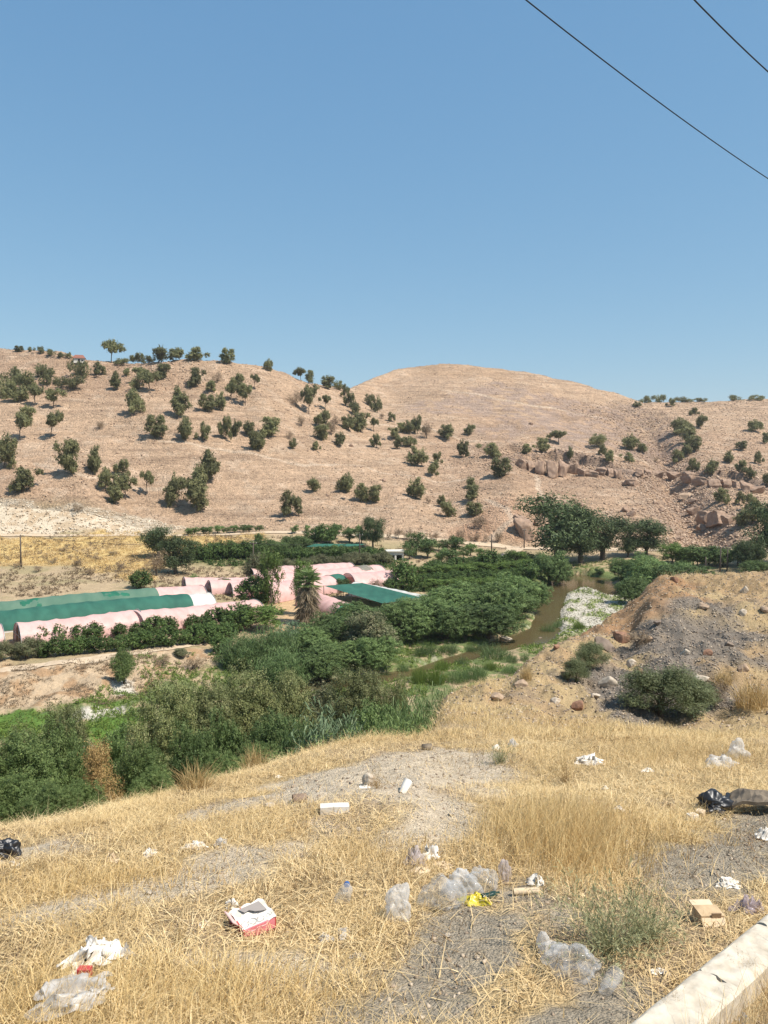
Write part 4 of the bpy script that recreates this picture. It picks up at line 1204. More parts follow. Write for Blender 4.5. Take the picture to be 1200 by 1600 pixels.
# ---- the near bank
NB = [('green_bush', 'near_green', 15, 1148, 12.5, 150, 'bright green bush in the lower left corner'), ('green_bush', 'near_green', 76, 1136, 14, 120, 'leafy green bush right of the corner one'),
      ('green_bush', 'near_green', 120, 1168, 13.5, 80, 'green bush beside the dry brown plant'), ('green_bush', 'near_green', 222, 1164, 13.5, 95, 'small dark green bush in front of the olive tamarisk'),
      ('tamarisk_bush', 'tamarisk', 96, 1102, 26, 90, 'feathery tamarisk behind the corner bushes'), ('tamarisk_bush', 'tamarisk', 20, 1134, 24, 80, 'sparse tamarisk at the left edge'),
      ('tamarisk_bush', 'tamarisk', 255, 1070, 21, 130, 'olive tamarisk with yellowish tips on the near bank'), ('tamarisk_bush', 'tamarisk', 314, 1070, 25, 120, 'olive tamarisk between two larger ones'),
      ('tamarisk_bush', 'tamarisk', 378, 1040, 27, 130, 'largest tamarisk in the middle of the near bank'), ('tamarisk_bush', 'tamarisk', 440, 1056, 29, 110, 'grey green tamarisk right of the largest'),
      ('willow_bush', 'willow', 425, 1112, 19, 100, 'fresh green willow shoot at the grass edge'), ('reed_clump', 'cane', 500, 1104, 17.5, 90, 'pale blue green canes behind the dry grass'),
      ('reed_clump', 'cane', 542, 1116, 17, 70, 'short canes right of the pale ones'), ('tamarisk_bush', 'tamarisk', 558, 1048, 34, 118, 'rounded soft tamarisk near the river'),
      ('tamarisk_bush', 'flower', 500, 1068, 38, 90, 'whitish flowering shrub by the brown water'), ('tamarisk_bush', 'tamarisk', 618, 1058, 32, 50, 'dark narrow tamarisk right of the soft one'),
      ('willow_bush', 'willow', 588, 1102, 22, 84, 'dark low bush under the soft tamarisk'), ('reed_clump', 'reed', 644, 1090, 28, 84, 'leafy green reeds below the pale stones'),
      ('reed_clump', 'reed', 690, 1078, 36, 84, 'green reeds at the foot of the dry slope'), ('willow_bush', 'willow', 350, 1120, 19, 90, 'dark undergrowth at the foot of the largest tamarisk'),
      ('willow_bush', 'willow', 298, 1132, 17, 80, 'shaded undergrowth left of the largest tamarisk'), ('reed_clump', 'reed', 466, 1126, 18, 70, 'green reeds left of the pale canes'),
      ('willow_bush', 'willow', 176, 1136, 26, 70, 'grey green bush behind the dry brown plant'), ('reed_clump', 'reed', 618, 1118, 20, 70, 'grassy reeds where the dry slope meets the bank')]
for nm, kd, px, top, Y, w, lab in NB: plant(nm, kd, px, top - (4 if kd == 'tamarisk' else 0), 0, 1, lab, 'bush', None, Y=Y, wpx=w * 1.1)
for px, top, Y, w, lab in [(18, 1212, 8.2, 110, 'low bright green bush at the lip in the lower left corner'), (70, 1228, 7.8, 90, 'low green bush hanging over the lip of the slope'), (118, 1222, 8.2, 70, 'green bush just left of the dry brown plant'), (232, 1202, 8.6, 70, 'leafy dark bush at the lip right of the dry brown plant'), (345, 1176, 10, 80, 'green growth on the lip below the largest tamarisk'), (405, 1160, 11, 80, 'fresh green growth on the lip left of the canes')]:
    plant('green_bush', 'near_green', px, top, 0, 1, lab, 'bush', None, Y=Y, wpx=w)
plant('dry_plant', 'rustplant', 152, 1152, 0, .42, 'tall dry brown plant at the grass edge', 'plant', Y=9.0)
plant('dry_plant', 'strawtuft', 300, 1222, 0, 1.5, 'matted tan bush at the grass edge', 'plant', Y=6.9)
plant('dry_plant', 'strawtuft', 395, 1188, 0, 1.4, 'dry tangle right of the matted tan bush', 'plant', Y=8.2)

# ---- spoil heap bushes
plant('green_bush', 'heap_bush', 1035, 1119, 82, 1.55, 'wide green bush at the foot of the dark rubble', 'bush', v=0)
plant('green_bush', 'heap_bush', 1085, 1112, 52, 1.2, 'right end of the thicket at the foot of the rubble', 'bush', v=1)
plant('dry_shrub', 'dry', 1118, 1108, 50, 1.2, 'brown leafless shrub right of the wide green bush', 'shrub')
plant('green_bush', 'heap_bush', 922, 1046, 44, 1.2, 'small bush between boulders on the heap side', 'bush', v=1)
plant('green_bush', 'heap_bush', 900, 1068, 42, 1.0, 'olive tuft below the small boulder bush', 'bush', v=0)
plant('dry_shrub', 'dry', 993, 1012, 30, 1.5, 'brown scrub beside the reddish boulder', 'shrub')
plant('dry_plant', 'strawtuft', 822, 1062, 34, .9, 'yellow green thistle on the heap edge', 'plant')
plant('dry_plant', 'strawtuft', 1175, 1105, 60, 1.4, 'golden grass tuft right of the rubble', 'plant')
plant('dry_plant', 'strawtuft', 1130, 1070, 34, 1.4, 'golden grass on the right shoulder of the rubble', 'plant')


# ---- the palm with its skirt of dead fronds
def palm():
    p = G(482, 976, 60)
    h = 90 / FPX * p.y
    o = thing('palm_tree', p, .3, h, 'fan palm with a thick skirt of dead fronds', 'tree')
    tr = MB().tube([(0, 0, -.03), (.01, 0, .3), (0, .01, .62), (0, 0, .8)], [.06, .05, .045, .04], 9).mesh('trunk', True)
    link('trunk', tr, M_BARK, o)
    rg = np.random.default_rng(77)

    def fans(n, z0, z1, pitch0, pitch1, ln, nm, mat):
        Vs, Fs, R = [], [], []; q = 0
        for k in range(n):
            az = rg.uniform(0, 6.28); pt = rg.uniform(pitch0, pitch1); z = rg.uniform(z0, z1)
            d = np.array([math.cos(az) * math.cos(pt), math.sin(az) * math.cos(pt), math.sin(pt)])
            b = np.array([0, 0, z]) + d * ln * .35
            side = unit(np.cross(d, [0, 0, 1.0]))
            hue = rg.random() * .6
            for j in range(13):
                a = (j - 6) / 6 * 1.15
                e = unit(d * math.cos(a) + side * math.sin(a) + np.array([0, 0, -.25])) * ln * .65 * rg.uniform(.85, 1.05)
                w = unit(np.cross(e, [0, 0, 1.0]) + rg.normal(0, .3, 3)) * .008
                Vs += [b - w * .5, b + w * .5, b + e * .5 + w, b + e + w * .1, b + e * .5 - w]
                Fs += [(q, q + 1, q + 2, q + 4), (q + 4, q + 2, q + 3, q + 3)]
                R += [min(1, hue + rg.random() * .4)] * 5; q += 5
        Fs = [f if f[2] != f[3] else (f[0], f[1], f[2], f[2]) for f in Fs]
        me = bpy.data.meshes.new(nm)
        me.from_pydata([tuple(v) for v in Vs], [], [tuple(dict.fromkeys(f)) for f in Fs]); me.update()
        at = me.attributes.new('rnd', 'FLOAT', 'POINT'); at.data.foreach_set('value', np.array(R, np.float32))
        link(nm, me, LEAFM[mat], o)
    fans(40, .68, .86, -.3, 1.3, .29, 'crown', 'willow')
    fans(170, .26, .78, -1.5, -.45, .36, 'dead_fronds', 'palmskirt')


palm()

# ------------------------------------------------------------------ plastic tunnels
def film(name, c, c2, trans=.25, rough=.5, scale=1.2, stripe=0.0):
    m, N, L = nt_new(name)
    out = N.new('ShaderNodeOutputMaterial'); b = N.new('ShaderNodeBsdfPrincipled')
    b.inputs['Roughness'].default_value = rough; b.inputs['Specular IOR Level'].default_value = .4
    t = N.new('ShaderNodeBsdfTranslucent'); mx = N.new('ShaderNodeMixShader'); mx.inputs[0].default_value = trans
    tc = N.new('ShaderNodeTexCoord'); no = N.new('ShaderNodeTexNoise'); no.inputs['Scale'].default_value = scale; no.inputs['Detail'].default_value = 5
    mp = N.new('ShaderNodeMapping'); mp.inputs['Scale'].default_value = (1, .35, 1)
    L.new(tc.outputs['Object'], mp.inputs['Vector']); L.new(mp.outputs[0], no.inputs['Vector'])
    r = ramp(N, [(.3, c2), (.62, c)]); L.new(no.outputs['Fac'], r.inputs['Fac'])
    L.new(r.outputs['Color'], b.inputs['Base Color']); L.new(r.outputs['Color'], t.inputs['Color'])
    bp = N.new('ShaderNodeBump'); bp.inputs['Strength'].default_value = .35; bp.inputs['Distance'].default_value = .12
    L.new(no.outputs['Fac'], bp.inputs['Height']); L.new(bp.outputs['Normal'], b.inputs['Normal'])
    L.new(b.outputs[0], mx.inputs[1]); L.new(t.outputs[0], mx.inputs[2]); L.new(mx.outputs[0], out.inputs[0])
    return m


M_PINK = film('faded_pink_film', (.82, .525, .475), (.70, .42, .37))
M_WHITE = film('white_film', (.74, .72, .66), (.62, .58, .52))
M_GREEN = film('green_shade_net', (.034, .140, .095), (.02, .095, .066), .12, .8, .8)
M_GREENT = film('dusty_green_net', (.125, .21, .145), (.07, .155, .105), .15, .85, .5)
M_GREEND = film('dark_green_net', (.018, .15, .085), (.012, .10, .06), .12, .8, .8)
M_GREENP = film('bright_green_net', (.06, .42, .22), (.04, .32, .16), .2, .8, .8)
M_BROWN = film('brown_end_sheet', (.24, .14, .085), (.15, .085, .05), .15, .9, 1.5)
M_GREY = film('grey_patch', (.24, .22, .17), (.17, .15, .12), .1, .8, 2)
M_STEEL = plain('galvanised_pipe', (.45, .44, .42), None, .5, 10, .05, .5, .6)
M_WOOD = plain('weathered_wood', (.20, .15, .11), (.11, .085, .065), .9, 9, .3)

TG = 'plastic crop tunnels on the valley floor'


def tunnel(p0, p1, width, height, cover, label, end0=None, end1=None, nets=(), seed=1, gap=0.0):
    """p0, p1: ends of the centre line on the ground; nets: (from, to, material, low edge) along the length in 0..1"""
    p0 = Vector(p0); p1 = Vector(p1)
    ax = (p1 - p0); Ln = ax.length; ax.normalize()
    o = thing('crop_tunnel', p0, math.atan2(ax.y, ax.x), 1, label, 'greenhouse', TG)
    rg = np.random.default_rng(seed)
    zs = [gz((p0 + ax * Ln * f).x, (p0 + ax * Ln * f).y) - p0.z for f in np.linspace(0, 1, 9)]

    def zf(f): return float(np.interp(f, np.linspace(0, 1, 9), zs))

    def shell(f0, f1, off, a0=0, a1=math.pi, wr=.05):
        n = max(6, int((f1 - f0) * Ln / .45)); ma = 18
        V = []; F = []
        for i in range(n + 1):
            f = f0 + (f1 - f0) * i / n
            sag = .085 * abs(math.sin(f * Ln / 2.0 * math.pi))
            for k in range(ma + 1):
                a = a0 + (a1 - a0) * k / ma
                w_ = wr * vnoise(np.array([f * Ln * 1.7]), np.array([k * .5 + seed * 9]), seed)[0]
                rr = 1 + (off + w_ - sag) / height
                cz = math.sin(a) ** .85 if math.sin(a) > 0 else 0
                V.append((f * Ln, -math.cos(a) * width / 2 * rr, zf(f) + cz * height * rr - (.05 if k in (0, ma) else 0)))
        for i in range(n):
            for k in range(ma):
                q = i * (ma + 1) + k
                F.append((q, q + 1, q + ma + 2, q + ma + 1))
        return V, F

    MB().add(*shell(0, 1, 0)).build('cover', cover, o, True)
    for a, b_, mt, lo in nets:
        MB().add(*shell(a, b_, .05, lo, math.pi - lo * .3, .02)).build('shade_net', mt, o, True)
    for f, mt in ((0, end0), (1, end1)):
        sg = -1 if f == 0 else 1
        hp = MB(); n = 14
        arc = [(f * Ln + sg * .04, -math.cos(math.pi * k / n) * width / 2, zf(f) + math.sin(math.pi * k / n) ** .85 * height) for k in range(n + 1)]
        hp.tube(arc, .045, 5)
        if mt is not None:
            hp.tube([(f * Ln + sg * .03, -width * .46, zf(f) + height * .42), (f * Ln + sg * .03, width * .46, zf(f) + height * .42)], .03, 5)
            for yy in (-.16, .16):
                hp.tube([(f * Ln + sg * .03, width * yy, zf(f)), (f * Ln + sg * .03, width * yy, zf(f) + height * .94)], .03, 5)
            V = [(f * Ln - sg * .25, 0, zf(f) + .02)] + [(f * Ln - sg * .25 + rg.normal(0, .03), y * .97, zf(f) + (z - zf(f)) * .97) for _, y, z in arc]
            MB().add(V, [(0, k, k + 1) for k in range(1, len(V) - 1)]).build('end_sheet', mt, o)
        hp.build('end_hoop', M_STEEL, o, True)
    return o


def gp(px, py): return G(px, py, 60)


def sh(p, d, along, across):
    q = Vector(p) + d * along + Vector((-d.y, d.x, 0)) * across
    return Vector((q.x, q.y, gz(q.x, q.y)))


A = gp(328, 951); Bq = gp(-60, 990)
DIR = (A - Bq); DIR.z = 0; DIR.normalize()
Lq = (A - Bq).length
tunnel(sh(A, DIR, -Lq - 14, 0), A, 5.2, 2.2, M_WHITE, 'long tunnel under green shade net ending in white film', None, None, ((0, .93, M_GREEN, .12),), 3)
A1 = sh(A, DIR, 1.0, 5.8)
tunnel(sh(A1, DIR, -Lq - 18, 0), A1, 5.2, 2.3, M_PINK, 'rear green netted tunnel with a pink end', None, None, ((0, .86, M_GREENT, .1), (.71, .78, M_GREEND, .8), (.50, .55, M_GREEND, .6)), 4)
a = gp(212, 984); b_ = gp(398, 962)
tunnel(a, b_, 4.6, 2.2, M_PINK, 'near pink tunnel at right showing a brown arched end', M_BROWN, None, (), 5)
D2 = (b_ - a); D2.z = 0; D2.normalize()
a2 = gp(28, 1006); b2 = gp(216, 982)
tunnel(a2, b2, 4.6, 2.3, M_PINK, 'near pink tunnel at left with an open framed brown end', M_BROWN, None, (), 6)
a3 = gp(-70, 1016); b3 = gp(2, 1006)
tunnel(a3, b3, 4.6, 2.2, M_PINK, 'short bit of pink tunnel cut by the left picture edge', None, None, (), 7)
# far pink block with brown arches
DF = Vector((.90, .43, 0)).normalized()
for k, (px, py, ln, lab) in enumerate([(288, 921, 20, 'far pink tunnel with the leftmost brown arch'), (327, 926, 17, 'far pink tunnel with the middle brown arch'), (360, 930, 13, 'far pink tunnel with the right brown arch')]):
    p = gp(px, py)
    tunnel(p, sh(p, DF, ln, 0), 3.6, 1.9, M_PINK, lab, M_BROWN, None, (), 8 + k)
for k, (pa, pb, w_, h_, lab, e0, e1, nets) in enumerate([
        ((392, 914), (548, 904), 6, 2.8, 'rear span of the big pink block behind the palm', None, None, ()),
        ((400, 926), (592, 908), 6, 2.8, 'middle span of the big pink block with a grey patch', None, None, ((.80, .90, M_GREY, .9),)),
        ((404, 940), (530, 920), 5, 2.4, 'front span of the pink block with a green netted end', None, None, ((.86, 1.0, M_GREEN, .4),)),
        ((545, 922), (614, 916), 6, 2.7, 'pink span at the right end beside the mango tree', None, None, ())]):
    tunnel(gp(*pa), gp(*pb), w_, h_, M_PINK, lab, e0, e1, nets, 12 + k)
pa = gp(482, 945); pb = gp(560, 974)
tunnel(pa, pb, 4.2, 2.1, M_PINK, 'small pink tunnel with a bright green end behind the palm', None, M_GREENP, ((.80, 1.0, M_GREENP, .05),), 20)
tunnel(gp(556, 929), gp(672, 953), 3.2, 2.0, M_WHITE, 'white tunnel along the green shade canopy', None, None, (), 21)


# flat shade canopy on posts
def canopy(pts, h, mat, name, label, sag=.25):
    P = [gp(*p) for p in pts]
    c = sum(P, Vector()) / 4
    o = thing(name, c, 0, 1, label, 'shade canopy')
    n = 10; V = []; F = []
    for i in range(n + 1):
        for j in range(n + 1):
            u, v = i / n, j / n
            p = (P[0] * (1 - u) + P[1] * u) * (1 - v) + (P[3] * (1 - u) + P[2] * u) * v - c
            V.append((p.x, p.y, p.z + h - sag * 16 * u * (1 - u) * v * (1 - v) * (1 + .4 * math.sin(i * 3 + j * 2))))
    for i in range(n):
        for j in range(n):
            q = i * (n + 1) + j; F.append((q, q + 1, q + n + 2, q + n + 1))
    MB().add(V, F).build('net', mat, o, True)
    for u, v in [(0, 0), (1, 0), (0, 1), (1, 1), (.5, 0), (.5, 1), (0, .5), (1, .5)]:
        p = (P[0] * (1 - u) + P[1] * u) * (1 - v) + (P[3] * (1 - u) + P[2] * u) * v - c
        MB().tube([(p.x, p.y, p.z - .2), (p.x, p.y, p.z + h + .03)], .05, 6).build('post', M_WOOD, o)


canopy([(506, 936), (566, 931), (660, 956), (598, 966)], 2.0, M_GREEN, 'shade_canopy', 'flat green shade net on posts above the riverside bushes')
canopy([(478, 867), (556, 866), (572, 862), (492, 862)], 1.6, M_GREEN, 'shade_canopy', 'low pale green net stretched over a crop row below the hill')

# ------------------------------------------------------------------ small buildings
M_LIME = plain('limewash', (.70, .66, .58), (.58, .53, .45), .9, 3, .2)
M_DARK = plain('dark_opening', (.03, .028, .025), None, .9, 5, 0)
M_TILE = plain('red_roof', (.30, .12, .08), (.20, .09, .07), .9, 4, .2)
M_PAVE = plain('stone_terrace', (.56, .50, .42), (.42, .36, .28), .95, 2, .4)


def hut(px, py, w_, d_, h_, label, roofm, ymin, rz=0, open_=True):
    p = G(px, py, ymin)
    o = thing('hut', p, rz, 1, label, 'hut')
    mb = MB()
    if not open_:
        mb.box((0, 0, h_ / 2), (w_, d_, h_)).build('wall', M_LIME, o)
        MB().box((0, -d_ / 2 - .02, h_ * .42), (w_ * .18, .06, h_ * .8)).build('door', M_DARK, o)
        MB().box((w_ * .3, -d_ / 2 - .02, h_ * .55), (w_ * .16, .06, h_ * .3)).build('window', M_DARK, o)
        rf = MB(); ow = w_ / 2 + .4; od = d_ / 2 + .4
        rf.add([(-ow, -od, h_), (ow, -od, h_), (ow, od, h_), (-ow, od, h_), (-ow * .6, 0, h_ + 1.3), (ow * .6, 0, h_ + 1.3)], [(0, 1, 5, 4), (2, 3, 4, 5), (1, 2, 5), (3, 0, 4), (0, 3, 2, 1)]).build('roof', roofm, o)
        return o
    mb.box((-w_ / 2 + .15, 0, h_ / 2), (.3, d_, h_)); mb.box((w_ / 2 - .15, 0, h_ / 2), (.3, d_, h_))
    mb.box((0, d_ / 2 - .1, h_ / 2), (w_ - .602, .2, h_)); mb.box((0, -d_ / 2 + .2, h_ - .3), (w_ - .602, .3, .6))
    mb.box((0, -d_ / 2 + .2, (h_ - .6) / 2), (.35, .28, h_ - .602))
    mb.build('wall', M_LIME, o)
    MB().box((0, 0, h_ + .12), (w_ + .4, d_ + .4, .22)).build('roof', roofm, o)
    return o


hut(617, 874, 3.2, 2.4, 1.6, 'small white open hut among the orchards', M_LIME, 100, .1)
hut(124, 568, 3.6, 3.0, 1.7, 'small hut with a red roof on the left skyline', M_TILE, 240, .3, False)
M_BLUE = plain('blue_plastic', (.03, .06, .16), (.02, .04, .10), .5, 3, .1)
for k, (px, lab) in enumerate([(664, 'left of two dark blue drums by the bare yard'), (671, 'right of two dark blue drums by the bare yard')]):
    o = thing('plastic_drum', gp(px, 900), 0, 1, lab, 'drum')
    MB().tube([(0, 0, 0), (0, 0, .1), (0, 0, .8), (0, 0, .95), (0, 0, 1.0)], [.36, .4, .4, .36, .2], 14).build('barrel', M_BLUE, o, True)
    MB().tube([(0, 0, 1.0), (0, 0, 1.06)], .15, 12).build('lid', M_DARK, o)

# ------------------------------------------------------------------ utility poles and cables
M_POLE = plain('tarred_pole', (.13, .10, .08), (.07, .055, .045), .9, 12, .2)
M_CABLE = plain('black_cable', (.02, .02, .022), None, .6, 10, 0)
POLES = []
for px, py, hp, arm, lab in [(33, 886, 51, 1.0, 'utility pole on the golden field at the left'), (396, 887, 40, .8, 'thin pole beside the vine rows'), (562, 876, 42, .8, 'thin pole by the green net'),
                             (768, 861, 26, .0, 'leaning post beside the farm track'), (819, 857, 30, .5, 'pole where the road rounds the spur'),
                             (1102, 896, 26, .0, 'short thick post behind the spoil heap'), (1125, 894, 40, .9, 'left of two tall poles in the right field'), (1136, 893, 38, .9, 'right of two tall poles in the right field'), (1169, 890, 26, .6, 'pole near the right end of the olive row')]:
    p = G(px, py, 60); h = hp / FPX * p.y
    o = thing('utility_pole', p, random.uniform(-.2, .2), 1, lab, 'pole', 'poles across the valley')
    MB().tube([(0, 0, -.3), (0, 0, h * .5), (.03, 0, h)], [.15, .13, .10], 8).build('pole', M_POLE, o, True)
    if arm:
        MB().box((0, 0, h * .955), (arm * 1.6, .1, .12)).build('crossarm', M_POLE, o)
        for s in (-.7, 0, .7):
            MB().tube([(s * arm, 0, h * .955 + .06), (s * arm, 0, h * .955 + .14), (s * arm, 0, h * .955 + .26)], [.03, .06, .04], 6).build('insulator', M_LIME, o)
    POLES.append((p, h))


def cable(P, Q, rad, sag, label, ext=0, n=40):
    P = Vector(P); Q = Vector(Q); d = Q - P
    pts = []
    for k in range(n + 1):
        f = -ext + (1 + 2 * ext) * k / n
        g = (f + ext) / (1 + 2 * ext); g0 = ext / (1 + 2 * ext)
        pts.append(P + d * f + Vector((0, 0, -sag * 4 * (g * (1 - g) - g0 * (1 - g0)))))
    return MB().tube(pts, rad, 6).build('power_cable', M_CABLE, None, True, label=label, cat='cable')


def at(px, py, Y):
    t, s = ray(px, py); return Vector((t * Y, Y, EYE + Y * s))


cable(at(822, 0, 10.5), at(1200, 279, 15.5), .0095, .9, 'long black cable crossing the upper right sky', 1.4)
cable(at(1085, 0, 10.0), at(1200, 112, 11.7), .0095, .9, 'short black cable in the top right corner of the sky', 3.5)
for k, (i, j) in enumerate([(0, 1), (1, 2)]):
    (p, h), (q, g) = POLES[i], POLES[j]
    cable(p + Vector((0, 0, h * .98)), q + Vector((0, 0, g * .98)), .03, 1.0, ['thin valley cable from the left pole to the vine rows', 'thin valley cable from the vine rows to the green net'][k])

# ------------------------------------------------------------------ rocks
def ico(sub):
    bm = bmesh.new(); bmesh.ops.create_icosphere(bm, subdivisions=sub, radius=1)
    bm.verts.ensure_lookup_table()
    V = np.array([v.co[:] for v in bm.verts]); F = np.array([[v.index for v in f.verts] for f in bm.faces]); bm.free()
    return V, F


ICO3 = ico(4); ICO1 = ico(1)


def rock_shape(seed, cuts=11, IC=ICO3, rough=.05):
    rg = np.random.default_rng(seed)
    V = IC[0].copy()
    for k in range(cuts):
        n = unit(rg.normal(0, 1, 3)); d = rg.uniform(.48, .82)
        V -= np.maximum(0, V @ n - d)[:, None] * n
    V *= 1 + rough * fbm(V[:, 0] * 3 + seed, V[:, 1] * 3 + V[:, 2] * 2.3, 3, seed)[:, None]
    return V, IC[1]


def rock_mat(name, c, c2):
    return plain(name, c, c2, .95, 2.2, .8, .1, detail=9)


def slab_shape(seed):
    """angular block: six tilted joint planes and broken corners"""
    rg = np.random.default_rng(seed)
    V = ICO3[0].copy()
    for ax in ((1, 0, 0), (-1, 0, 0), (0, 1, 0), (0, -1, 0), (0, 0, 1), (0, 0, -1)):
        n = unit(np.array(ax) + rg.normal(0, .17, 3)); d = rg.uniform(.5, .66)
        V -= np.maximum(0, V @ n - d)[:, None] * n
    for k in range(10):
        n = unit(rg.normal(0, 1, 3)); d = rg.uniform(.60, .78)
        V -= np.maximum(0, V @ n - d)[:, None] * n
    st = fbm(V[:, 2] * 5 + seed, V[:, 0] * .7 + seed, 3, seed)
    jt = fbm(V[:, 0] * 5 + seed, V[:, 1] * 4 + V[:, 2] * .5, 3, seed + 3)
    V[:, :2] *= (1 + .09 * st + .09 * jt)[:, None]; V[:, 2] *= 1 + .10 * fbm(V[:, 0] * 3 + seed, V[:, 1] * 3, 2, seed + 9)
    return V * 1.35, ICO3[1]


M_ROCKT = rock_mat('tan_rock', (.44, .32, .22), (.30, .21, .145))
M_ROCKR = rock_mat('reddish_rock', (.33, .19, .12), (.22, .12, .08))
M_ROCKG = rock_mat('grey_brown_rock', (.27, .21, .165), (.17, .13, .10))
M_ROCKP = rock_mat('pale_rock', (.56, .48, .38), (.42, .33, .24))
M_ROCKC = rock_mat('cliff_rock', (.40, .275, .195), (.24, .16, .115))
ROCKS = {}
for nm, mt in (('t', M_ROCKT), ('r', M_ROCKR), ('g', M_ROCKG), ('p', M_ROCKP), ('c', M_ROCKC)):
    for s in range(4):
        me = mk_mesh('boulder', *rock_shape(40 + s * 7 + ord(nm), 18)); me.materials.append(mt); ROCKS.setdefault(nm, []).append(me)


for s in range(8):
    me = mk_mesh('cliff_block', *slab_shape(900 + s)); me.materials.append(M_ROCKC); ROCKS.setdefault('s', []).append(me)


def boulder(px, py, wpx, hpx, kind, label, ymin=0, v=0, deep=1.0, name='boulder', cat='boulder', sink=.2, group=None):
    p = G(px, py, ymin); w_ = wpx / FPX * p.y / 1.45; h_ = hpx / FPX * p.y / 1.35
    o = link(name, ROCKS[kind][v % len(ROCKS[kind])], label=label, cat=cat, group=group)
    o.location = p + Vector((0, w_ * .35 * deep, h_ * (.62 - sink)))
    o.scale = (w_, w_ * deep, h_); o.rotation_euler = (random.uniform(-.2, .2), random.uniform(-.2, .2), random.uniform(-.5, .5))
    return o


for k, a in enumerate([(943, 1016, 40, 30, 'g', 'large grey brown boulder on the heap side'), (974, 1003, 38, 26, 'r', 'reddish boulder right of the grey brown one'), (884, 1062, 22, 24, 'r', 'dark red boulder left of the small boulder bush'),
                       (951, 1072, 34, 22, 'p', 'pale flat slab on the dark rubble'), (905, 1110, 24, 20, 'r', 'small red rock at the bottom of the heap'), (987, 1041, 18, 14, 'p', 'pale stone in the middle of the dark rubble'),
                       (1000, 1052, 14, 18, 'r', 'thin dark red stone in the dark rubble'), (1072, 1023, 18, 12, 'p', 'pale pointed stone high on the dark rubble'), (1108, 1023, 18, 12, 'r', 'brown stone right of the pale pointed one'),
                       (1163, 1048, 20, 16, 't', 'tan stone at the right end of the rubble'), (1095, 1066, 34, 18, 'p', 'pale slab above the wide green bush'), (1164, 926, 14, 14, 'p', 'square pale block near the heap top'),
                       (1197, 955, 18, 12, 't', 'orange stone at the right edge of the heap'), (1055, 908, 18, 12, 'r', 'reddish rock on the crest of the heap'), (870, 1013, 14, 12, 'r', 'dark red rock on the left edge of the heap'),
                       (1015, 1000, 16, 10, 't', 'tan rock above the rubble'), (1100, 951, 20, 12, 't', 'tan rock under the heap top'), (1162, 962, 16, 12, 'p', 'pale rock at the right side of the heap top'),
                       (815, 1072, 22, 16, 't', 'crumbling tan rock on the left flank of the heap'), (778, 1092, 26, 14, 't', 'lumpy tan rock low on the left flank'), (930, 1090, 18, 12, 'p', 'pale stone by the small red rock'),
                       (868, 1100, 20, 12, 'p', 'pale stone at the lower left of the rubble'), (1140, 1010, 16, 9, 'g', 'grey stone on the right of the rubble'), (1030, 975, 16, 9, 'g', 'grey stone at the top of the dark rubble')]):
    boulder(a[0], a[1], a[2] * .8, a[3] * .8, *a[4:], v=k, sink=.32)
for k, a in enumerate([(742, 1086, 30, 12, 'p', 'broad pale stone by the near channel'), (722, 1090, 18, 9, 'p', 'smaller pale stone left of the broad one'), (762, 1081, 18, 8, 'p', 'pale stone right of the broad one'), (790, 1003, 34, 8, 'p', 'long pale slab at the brown pool'),
                       (846, 1003, 14, 8, 'g', 'dark stone in the water by the gravel bar')]):
    boulder(*a, ymin=40, v=k)

CLG = 'blocks of the hillside cliff'
cl = [(816, 733, 20, 26), (830, 737, 20, 26), (845, 741, 24, 28), (863, 745, 26, 30), (880, 744, 20, 26), (896, 740, 20, 22), (912, 744, 20, 20), (927, 745, 18, 18), (942, 742, 20, 20), (954, 745, 16, 24), (966, 748, 18, 24), (1000, 742, 20, 16), (1014, 743, 18, 16), (1030, 746, 20, 16), (1055, 748, 24, 20), (1080, 752, 26, 20), (1098, 757, 22, 24), (1118, 762, 26, 24), (1136, 762, 22, 20), (1150, 762, 18, 16), (1168, 768, 24, 18), (1184, 770, 22, 14)]
for k, (px, py, w_, h_) in enumerate(cl):
    boulder(px, py, w_ * random.uniform(.5, .9), h_ * random.uniform(.5, .8), 's', f'{ORD[k]} rock block from the left along the hillside cliff', 172, k * 3, 1.3, 'cliff_block', 'rock', .14, CLG)
GS = .72
